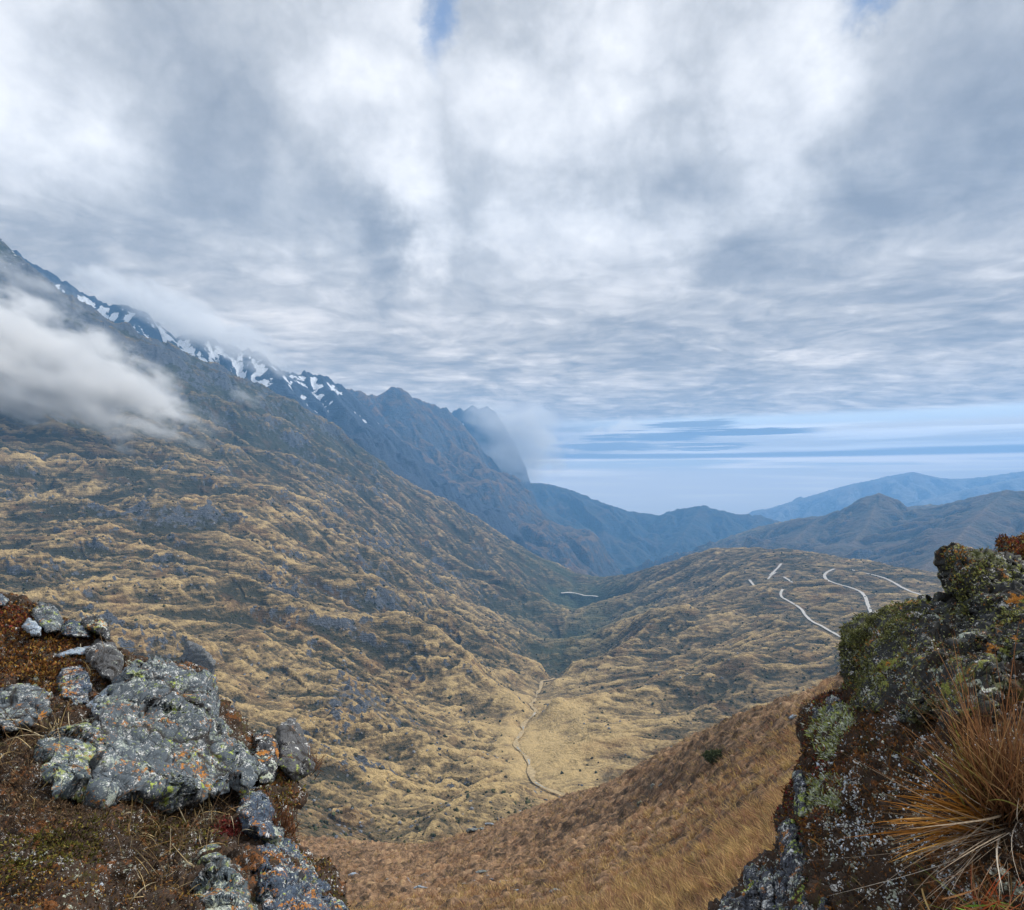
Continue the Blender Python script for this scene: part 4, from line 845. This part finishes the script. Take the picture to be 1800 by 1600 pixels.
# ---------------------------------------------------------------- stones out on the hillside
def hill_D(px, py):
    Ds = np.exp(np.linspace(math.log(9), math.log(200), 400)); x = (px-900)/F*Ds; r = HY-hill_h(x, Ds)/Ds*F
    k = np.where(r <= py)[0]; return float(Ds[k[0]]) if len(k) else 150.
hs = [(622,1541,22,12,'bluish stone at the left of the stony patch below the valley'),(655,1556,20,9,'flat grey stone in the stony patch, just right of its bluish neighbour'),(690,1548,24,8,'low grey stone in the tussocks between two smaller stones'),(738,1562,26,8,'wide flat stone low in the stony patch'),(765,1540,16,6,'small grey stone uphill of the wide flat stone'),
      (850,1534,30,7,'long pale slab highest of the stony patch'),(892,1552,28,7,'long pale slab at the right end of the stony patch'),(870,1548,22,6,'grey slab lying between the two long pale slabs'),(820,1556,22,6,'thin grey slab left of the long pale slabs'),(905,1566,20,5,'narrow slab lowest at the right end of the stony patch'),
      (978,1570,28,11,'lone pale green stone among the brown tussocks'),(1148,1388,12,14,'pale bluish stone on the hillside crest, upper of the pair'),(1125,1418,14,14,'dark stone on the hillside, lower of the pair near the crest'),(1162,1383,9,7,'small blue stone beside the pale bluish one on the crest'),
      (1382,1238,22,6,'flat blue-grey slab lying just below the right end of the crest'),(1398,1262,28,8,'longer blue-grey slab downhill of the flat one near the crest'),(1404,1276,9,6,'tiny greenish stone below the longer slab near the crest'),(840,1462,44,9,'broad grey-blue rock band in the grass near the valley edge'),(860,1450,18,6,'small rock above the broad grey-blue band')]
for i, (px, py, w, h, lb) in enumerate(hs):
    D = hill_D(px, py); a = np.linspace(0, 2*math.pi, 11)[:-1]; rs = np.random.RandomState(900+i); rr = rs.uniform(.75, 1.1, 10)
    pl = np.stack([px+w*.5*np.cos(a)*rr, py-h*.15+h*.62*np.sin(a)*rr], 1)
    stone('hillside_stone', pl, D, w/F*D*.4, (M_stone_w, M_stone_b, M_stone)[i % 3] if i != 12 else M_stone_d, 100+i, lb, lift=.0, cat='stone', group='stones lying on the brown hillside', res=.8, edge=.08)
# ================================================================ plants on the outcrops
def anchors(sh, n, blobs, rs, poly=None, rim=.97, clump=(-.45, .35)):
    """random points of a body's front surface, weighted by soft ellipses given in photo pixels"""
    V, N, nf, cr = sh; kf = int(nf*rim); V = V[:kf].reshape(-1, 3); N = N[:kf].reshape(-1, 3)
    px = V[:, 0]/V[:, 1]*F+900; py = HY-V[:, 2]/V[:, 1]*F
    w = np.zeros(len(V))
    for (x, y, a, b, s) in blobs: w += s*np.clip(1.15-np.sqrt(((px-x)/a)**2+((py-y)/b)**2), 0, .5)
    # keep density even per picture area: weight by the local cell size
    cell = np.linalg.norm(np.cross(np.roll(sh[0], -1, 1)-sh[0], np.gradient(sh[0], axis=0)), axis=2)[:kf].ravel()
    w = w*cell/V[:, 1]**2*((px > -30) & (px < 1830) & (py < 1640))
    w = w*sst(fbm3(V, 7, 3, int(rs.randint(99))), *clump)
    i = rs.choice(len(V), n, p=w/w.sum()); i2 = np.minimum(i+1, len(V)-1); t = rs.rand(n, 1)*.9
    P = V[i]*(1-t)+V[i2]*t; bad = np.linalg.norm(V[i2]-V[i], axis=1) > .1; P[bad] = V[i][bad]
    return P+rs.normal(size=(n, 3))*.0015*P[:, 1:2], N[i], P[:, 1]
def leaves(P, N, D, rs, px=(4, 8), aspect=.4, spread=.9, cols=None, weights=None, vary=.3, lift=.3, curl=.3):
    n = len(P); s = rs.uniform(px[0], px[1], n)*D/F
    d = N*lift+rs.normal(size=(n, 3))*spread+np.array([0, -.15, .35]); d /= np.linalg.norm(d, axis=1)[:, None]
    u = np.cross(d, rs.normal(size=(n, 3))); u /= np.linalg.norm(u, axis=1)[:, None]; w = np.cross(d, u)
    c = np.array(cols)[rs.choice(len(cols), n, p=weights)]*rs.uniform(1-vary, 1+vary, (n, 1)); s = s[:, None]
    B = P-N*s*.1
    V = np.stack([B, B+d*s*.5+u*s*aspect*.5+w*s*curl*.2, B+d*s, B+d*s*.5-u*s*aspect*.5+w*s*curl*.2], 1)
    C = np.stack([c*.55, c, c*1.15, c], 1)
    return V.reshape(-1, 3), np.arange(n*4).reshape(n, 4), np.clip(C.reshape(-1, 3), 0, 1)
def chips(P, N, D, rs, px=(2, 5), cols=((.7, .72, .72),), thick=.35):
    """small lumpy pebbles and lichen flakes: octahedra"""
    n = len(P); s = (rs.uniform(0, 1, n)**2*(px[1]-px[0])+px[0])*D/F*.5
    a = rs.normal(size=(n, 3)); a /= np.linalg.norm(a, axis=1)[:, None]; b = np.cross(a, rs.normal(size=(n, 3))); b /= np.linalg.norm(b, axis=1)[:, None]; c = np.cross(a, b)
    S = s[:, None]; k = rs.uniform(.4, 1.1, (n, 3)); P = P+N*S*.4
    V = np.stack([P+a*S*k[:, :1]*1.3, P-a*S, P+b*S*k[:, 1:2], P-b*S*k[:, 2:3], P+c*S*thick, P-c*S*thick], 1)
    f = np.array([[0, 2, 4], [2, 1, 4], [1, 3, 4], [3, 0, 4], [2, 0, 5], [1, 2, 5], [3, 1, 5], [0, 3, 5]])
    Fc = (np.arange(n)*6)[:, None, None]+f[None]
    col_ = np.repeat(np.array(cols)[rs.randint(len(cols), size=n)]*rs.uniform(.7, 1.15, (n, 1)), 6, 0)
    return V.reshape(-1, 3), Fc.reshape(-1, 3), np.clip(col_, 0, 1)
def stems(P, N, D, rs, L=(20, 60), w=1.6, cols=((.35, .25, .12),), spread=1.0, droop=.3, up=.3, nseg=6, wig=.25):
    n = len(P); ln = rs.uniform(L[0], L[1], n)*D/F; d = N*.3+rs.normal(size=(n, 3))*spread+np.array([0, -.2, up]); d /= np.linalg.norm(d, axis=1)[:, None]
    bend = rs.normal(size=(n, 3))*(ln*wig)[:, None]; c = np.array(cols)[rs.randint(len(cols), size=n)]*rs.uniform(.6, 1.2, (n, 1))
    return blade_arrays(P, d, ln, w*D/F*rs.uniform(.6, 1.4, n), bend, c, nseg=nseg, rs=rs, droop=droop)
def blob_thing(name, parts, mat, label, cat, group=None, kind=None):
    V, Fq, C = join(parts); o = np_mesh(name, V, Fq, mat, cols=C); tag(o, label, cat, group, kind); return o
rs = np.random.RandomState(17)
RUST = [(.21,.085,.025),(.31,.145,.035),(.11,.04,.02),(.34,.22,.05),(.08,.04,.02)]
OLIVE = [(.10,.10,.02),(.17,.16,.03),(.06,.055,.015),(.22,.17,.04),(.10,.06,.02)]
BROWN = [(.08,.05,.032),(.13,.08,.045),(.045,.03,.02),(.18,.115,.06),(.26,.17,.09)]
WINE = [(.20,.03,.03),(.12,.02,.02),(.26,.06,.04)]
GREY = [(.62,.64,.62),(.45,.48,.48),(.72,.74,.72),(.40,.45,.50)]
STRAW = [(.42,.30,.13),(.55,.42,.22),(.30,.19,.08),(.62,.52,.34)]
# ---- left
A = lambda n, bl, sh=sh_ml, rim=.97: anchors(sh, n, bl, rs, rim=rim)
blob_thing('moss', [
    leaves(*A(9000, [(40,1120,130,60,1),(110,1150,120,60,1),(60,1190,110,50,.8)]), rs, (4, 9), .5, cols=RUST),
    leaves(*A(2500, [(15,1090,45,22,1),(240,1240,30,60,.6)]), rs, (4, 8), .4, cols=WINE+RUST[:2]),
    leaves(*A(5200, [(60,1560,120,50,1),(150,1585,120,30,.8),(300,1580,60,40,.5)]), rs, (4, 9), .4, cols=RUST),
    leaves(*A(7000, [(80,1490,110,40,1),(30,1530,60,30,.8),(330,1470,70,30,.5),(230,1450,120,20,.5)]), rs, (4, 9), .45, cols=OLIVE),
    leaves(*A(3500, [(470,1400,60,60,1),(540,1470,60,60,1),(500,1370,60,40,1),(570,1560,60,60,1)], rim=.995), rs, (4, 9), .4, cols=OLIVE+RUST),
    leaves(*A(1200, [(405,1455,30,16,1)]), rs, (4, 9), .35, cols=WINE)], M_leaf, 'rust and olive moss', 'moss', kind='stuff')
blob_thing('heath', [
    leaves(*A(15000, [(60,1370,150,90,1),(220,1430,180,50,1),(360,1410,110,40,.9),(100,1440,140,50,.8)]), rs, (4, 10), .22, spread=1.0, cols=BROWN),
    leaves(*A(7000, [(300,1540,120,70,.7),(60,1250,120,90,.6),(200,1200,140,90,.6),(420,1330,60,60,.5),(450,1500,80,60,.6)], rim=.995), rs, (4, 9), .3, cols=BROWN),
    stems(*A(650, [(120,1360,220,90,1),(300,1420,160,50,1),(250,1490,140,40,.8)]), rs, (18, 55), 1.8, cols=BROWN+STRAW[:1])], M_leaf, 'brown heath', 'heath', kind='stuff')
blob_thing('dry_stems', [
    stems(*A(420, [(330,1430,110,50,1),(60,1300,90,40,.8),(280,1480,90,30,1)]), rs, (35, 100), 1.7, cols=STRAW+BROWN, spread=.8, wig=.35),
    stems(*A(360, [(380,1420,70,90,1),(300,1560,90,60,1),(130,1170,120,60,.6)]), rs, (25, 70), 2.0, cols=STRAW+BROWN, wig=.4)], M_leaf, 'dry stems', 'dry stems', kind='stuff')
blob_thing('lichen_flakes', [
    chips(*A(620, [(80,1130,130,70,1),(60,1250,120,60,.8),(110,1560,140,60,1)]), rs, (1.5, 5), GREY),
    chips(*A(420, [(60,1430,120,60,1),(300,1380,120,30,.7),(30,1460,50,30,2.)]), rs, (1.5, 4.5), GREY),
    chips(*A(500, [(390,1240,80,60,1),(450,1330,60,60,1),(540,1520,60,80,1),(560,1590,60,40,1)], rim=.999), rs, (2, 7), GREY),
    chips(*A(800, [(340,1230,120,90,1),(430,1340,60,50,1)], sh=S['big']), rs, (2, 5), GREY+[(.25,.28,.28)]),
    leaves(*A(900, [(340,1300,140,90,1)], sh=S['big']), rs, (4, 8), .35, cols=[(.40,.44,.34),(.30,.35,.22)]),
    chips(*A(300, [(270,1510,110,60,1)]), rs, (1.5, 4), GREY)], M_leaf, 'pale lichen flakes', 'lichen', kind='stuff')
# ---- right
B = lambda n, bl, sh=sh_br, rim=.97, clump=(-.45, .35): anchors(sh, n, bl, rs, rim=rim, clump=clump)
EARTH = [(.10,.05,.02),(.18,.08,.03),(.05,.03,.02),(.30,.13,.03),(.08,.06,.03)]
blob_thing('peat_litter', [
    leaves(*B(26000, [(1600,1400,260,240,1),(1500,1330,120,160,1),(1700,1560,200,90,1)]), rs, (4, 10), .35, cols=EARTH),
    leaves(*B(3200, [(1420,1330,60,60,1),(1390,1420,60,60,1),(1440,1240,60,30,.6)], rim=.998), rs, (4, 9), .4, cols=RUST+WINE),
    stems(*B(700, [(1620,1450,220,200,1)]), rs, (15, 50), 1.6, cols=BROWN+RUST[:2])], M_leaf, 'dark litter', 'litter', kind='stuff')
SPECK = [(.72,.80,.90),(.88,.89,.88),(.50,.58,.68),(.60,.62,.52)]
blob_thing('stone_flakes', [
    chips(*B(7500, [(1560,1400,120,130,1),(1600,1500,150,100,1),(1480,1400,70,80,.8),(1680,1340,140,70,.6)], clump=(-.15, .35)), rs, (1.4, 8.5), SPECK),
    chips(*B(900, [(1640,1250,160,60,1),(1560,1300,120,60,1)]), rs, (1.2, 4.5), SPECK+[(.5,.5,.3)]),
    chips(*B(1900, [(1560,1180,150,80,1),(1700,1130,90,60,1),(1720,1080,90,60,.7)], sh=S['R2']), rs, (1.5, 5), [(.50,.52,.36),(.36,.38,.20),(.62,.62,.52),(.30,.20,.08)])], M_leaf, 'pale stone flakes', 'flakes', kind='stuff')
CAP = [(.15,.165,.055),(.22,.235,.085),(.09,.10,.03),(.30,.31,.13),(.06,.06,.025)]
blob_thing('green_moss', [
    leaves(*B(11000, [(1530,1105,60,38,1.6),(1503,1150,30,60,1),(1575,1078,50,24,1),(1515,1210,40,50,.5)], sh=S['R2'], rim=.999), rs, (4, 8), .3, cols=CAP),
    leaves(*B(3500, [(1600,1180,110,90,1),(1680,1120,90,60,.6)], sh=S['R2']), rs, (4, 8), .35, cols=CAP+EARTH),
    leaves(*B(4200, [(1720,1010,90,50,1),(1740,1080,100,60,1),(1690,1040,50,60,.6)], sh=S['R1'], rim=.999), rs, (4, 9), .4, cols=CAP+[(.36,.36,.10)]),
    leaves(*B(700, [(1670,975,40,25,1),(1690,1000,40,40,.6)], sh=S['R1'], rim=.999), rs, (4, 8), .4, cols=RUST+EARTH),
    leaves(*B(2500, [(1790,960,60,40,1)], sh=S['R0'], rim=.999), rs, (4, 9), .3, cols=RUST+EARTH+WINE)], M_leaf, 'green moss', 'moss', kind='stuff')
def cushion(poly, Df, T, lift, label, seed, n, cols):
    t = bpy.data.objects.new('cushion_plant', None); col.objects.link(t)
    poly = np.array(poly, float); c = poly.mean(0); loc = W(c[0], c[1], Df(c[0], c[1])); t.location = loc
    tag(t, label, 'cushion plant', 'grey-green cushions on the right outcrop')
    sh = shape(poly, Df, T, 1.4, seed, .05, .012, lift=lift, edge=.12)
    o = body('mat', sh, M_soil, t); lv = leaves(*anchors(sh, n, [(c[0], c[1], np.ptp(poly[:, 0])*.6, np.ptp(poly[:, 1])*.6, 1)], rs, rim=1.), rs, (5, 12), .22, spread=.7, lift=1.0, cols=cols)
    l = np_mesh('leaves', lv[0], lv[1], M_leaf, cols=lv[2], parent=t)
    for x in (o, l): x.matrix_parent_inverse = __import__('mathutils').Matrix.Translation(-Vector(loc))
PALEG = [(.55,.60,.48),(.42,.50,.16),(.66,.70,.60),(.48,.50,.14),(.22,.26,.12)]
cushion([(1424,1262),(1440,1248),(1470,1246),(1500,1250),(1508,1272),(1500,1300),(1480,1322),(1466,1336),(1446,1330),(1430,1308),(1422,1286)], DR, .12, .10, 'upper grey-green cushion on the bank edge under the mossy boulder', 81, 4200, PALEG)
cushion([(1418,1382),(1440,1370),(1475,1370),(1492,1385),(1486,1410),(1468,1440),(1440,1448),(1422,1425),(1414,1400)], DR, .08, .10, 'lower pale green cushion on the bank edge above the standing slates', 82, 3600, PALEG)
# ---- straw tussock of the right outcrop
def at_mesh(sh, px, py):
    V, N, nf, cr = sh; v = V[:nf].reshape(-1, 3); X = v[:, 0]/v[:, 1]*F+900; Y = HY-v[:, 2]/v[:, 1]*F; i = np.argmin((X-px)**2+(Y-py)**2); return v[i], N[:nf].reshape(-1, 3)[i]
def fan(base, tgt, n, w, cols, spread, Lk, droop, rs, toward=0., bsp=.03, nseg=9, wig=.12):
    """blades from base aimed at pixel targets (px, py) at about the base's depth"""
    D = base[1]+toward*rs.uniform(.2, 1.2, n); tt = np.array(tgt, float)[rs.randint(len(tgt), size=n)]; T_ = W(tt[:, 0], tt[:, 1], D)+rs.normal(size=(n, 3))*spread
    b = base+rs.normal(size=(n, 3))*bsp*np.array([1, .7, .6]); v = T_-b; L = np.linalg.norm(v, axis=1)*rs.uniform(.65, 1., n)*Lk
    v /= np.linalg.norm(v, axis=1)[:, None]; bend = rs.normal(size=(n, 3))*(L*wig)[:, None]
    c = np.array(cols)[rs.randint(len(cols), size=n)]*rs.uniform(.6, 1.25, (n, 1))
    return blade_arrays(b, v, L, w*rs.uniform(.5, 1.4, n), bend, c, nseg=nseg, rs=rs, droop=droop)
def part(name, parts, t, label=None):
    V, Fq, C = join(parts) if isinstance(parts, list) else parts
    o = np_mesh(name, V-np.array(t.location), Fq, M_grass2, cols=C, parent=t)
    if label: o['label'] = label
    return o
M_grass2 = tint_mat('straw_blade', rough=.6, trans=.2, var=.25, s=.02)
b0, _ = at_mesh(sh_br, 1725, 1432); b0 = b0+np.array([0, -.10, .02])
t = bpy.data.objects.new('grass_tussock', None); col.objects.link(t); t.location = b0
tag(t, 'big straw-orange grass tussock with long upright blades and bleached dead ones hanging down', 'grass tussock')
OR = [(.34,.16,.06),(.26,.12,.05),(.42,.24,.10),(.20,.09,.04),(.30,.20,.08)]
part('upright_blades', [fan(b0, [(1660,1235),(1690,1240),(1720,1225),(1745,1220),(1765,1230),(1790,1240),(1815,1250),(1840,1270),(1705,1250),(1685,1225)], 600, .0034, [(.22,.10,.045),(.16,.075,.035),(.29,.15,.065),(.11,.055,.03),(.36,.22,.10)], .07, 1.03, .02, rs, -.10, .055, wig=.08),
    fan(b0, [(1640,1300),(1660,1290),(1680,1270)], 150, .0045, OR+[(.26,.26,.06),(.34,.32,.08)], .03, 1.0, .04, rs, -.12, .03, wig=.08)], t)
part('spreading_blades', [fan(b0, [(1560,1385),(1545,1415),(1550,1440),(1545,1456),(1590,1398),(1600,1370),(1575,1475)], 110, .0065, [(.46,.21,.04),(.38,.16,.03),(.50,.27,.06)], .025, 1.0, .06, rs, -.12, .03, wig=.10),
    fan(b0, [(1860,1380),(1880,1420),(1850,1340),(1870,1460)], 120, .006, OR, .04, 1.0, .06, rs, -.10, .03)], t)
part('dead_blades', [fan(b0, [(1600,1560),(1630,1580),(1660,1600),(1690,1600),(1720,1610),(1750,1600),(1780,1590),(1590,1520),(1590,1500),(1810,1560)], 230, .0028, [(.26,.17,.10),(.42,.34,.25),(.17,.10,.06),(.50,.43,.35),(.12,.07,.045)], .04, .95, .05, rs, -.36, .04, wig=.16),
    fan(b0, [(1740,1500),(1700,1520),(1760,1520),(1680,1500)], 22, .0045, [(.52,.46,.38),(.42,.33,.23)], .03, 1.0, .06, rs, -.38, .03, wig=.3)], t, 'bleached dead blades hanging down')
# a second, lower tuft cut by the bottom edge with green and red blades
b1, _ = at_mesh(sh_br, 1760, 1640); t = bpy.data.objects.new('grass_tuft', None); col.objects.link(t); t.location = b1
tag(t, 'low tuft of orange and red blades with a few green ones at the bottom edge', 'grass tuft')
part('blades', [fan(b1, [(1700,1560),(1740,1545),(1780,1550),(1800,1570),(1660,1590),(1820,1600)], 130, .004, OR+[(.35,.08,.03)], .04, 1.0, .05, rs, -.05, .05)], t)
part('green_blades', [fan(b1, [(1632,1572),(1700,1570),(1790,1580)], 16, .004, [(.18,.36,.04),(.26,.42,.08)], .03, 1.0, .03, rs, -.05, .05)], t)
# dark little tuft at the right side of the blue rock
b2, _ = at_mesh(sh_ml, 486, 1462); b2 = W(488, 1466, b2[1]-.1); t = bpy.data.objects.new('grass_tuft', None); col.objects.link(t); t.location = b2
tag(t, 'small dark reddish tuft of grass sprouting right of the blue-grey ribbed rock', 'grass tuft')
part('blades', [fan(b2, [(490,1405),(500,1412),(510,1425),(520,1440),(524,1455),(505,1432)], 120, .009, [(.14,.06,.03),(.09,.04,.02),(.22,.09,.04)], .06, 1.0, .02, rs, 0, .05, wig=.06)], t)
# small rust tuft at the pointed tooth
b3 = W(548, 1352, float(DL(540, 1350))-.1); t = bpy.data.objects.new('grass_tuft', None); col.objects.link(t); t.location = b3
tag(t, 'thin brown tuft of grass behind the pointed grey tooth of rock', 'grass tuft')
part('blades', [fan(b3, [(540,1300),(552,1310),(560,1325),(566,1340)], 60, .007, [(.20,.10,.05),(.14,.07,.04)], .06, 1.0, .02, rs, .1, .05, wig=.06)], t)
# evergreen shrub on the hillside
def shrub(px, py, w, h, label):
    D = hill_D(px, py+h*.4); c = W(px, py+h*.3, D); t = bpy.data.objects.new('shrub', None); col.objects.link(t); t.location = c; tag(t, label, 'shrub')
    n = 2600; q = rs.normal(size=(n, 3)); q /= np.linalg.norm(q, axis=1)[:, None]; r = rs.uniform(.5, 1, n)[:, None]; P_ = c+q*r*np.array([w*.5, w*.35, h*.5])/F*D*(1+.35*fbm3(q, 2.2, 2, 3)[:, None])+np.array([0, 0, h*.2/F*D])
    lv = leaves(P_, q, P_[:, 1], rs, (2.5, 5), .5, cols=[(.04,.06,.025),(.07,.09,.035),(.10,.11,.05)])
    np_mesh('foliage', lv[0]-c, lv[1], M_leaf, cols=lv[2], parent=t)
    st = stems(np.repeat(c[None], 24, 0), np.tile([0, 0, 1.], (24, 1)), np.full(24, D), rs, (h*.4, h*.8), 1.2, cols=[(.08,.05,.03)], spread=.5)
    np_mesh('stems', st[0]-c, st[1], M_leaf, cols=st[2], parent=t)
shrub(1262, 1328, 52, 22, 'low dark green shrub alone on the brown hillside below its crest')
if 0: shrub(1112, 1532, 14, 34, 'thin dark shrub standing among the tussocks right of the pale green stone')
# ================================================================ haze (the air of the whole valley)
def box(name, lo, hi, mat):
    v = np.array([[x, y, z] for z in (lo[2], hi[2]) for y in (lo[1], hi[1]) for x in (lo[0], hi[0])], float)
    f = np.array([[0, 2, 3, 1], [4, 5, 7, 6], [0, 1, 5, 4], [1, 3, 7, 5], [3, 2, 6, 7], [2, 0, 4, 6]])
    return np_mesh(name, v, f, mat, smooth=False)
hm = bpy.data.materials.new('haze_air'); hm.use_nodes = True; hm.node_tree.nodes.clear(); g = NT(hm.node_tree)
pv = g.n('ShaderNodeVolumePrincipled'); pv.inputs['Color'].default_value = (.25, .57, 1.0, 1)
pv.inputs['Density'].default_value = 8.3e-5; pv.inputs['Anisotropy'].default_value = 0.0
ho = g.n('ShaderNodeOutputMaterial'); hm.node_tree.links.new(pv.outputs[0], ho.inputs['Volume'])
tag(box('haze', (-17000, -60, BASE-5), (17000, 19500, 1290), hm), kind='stuff')
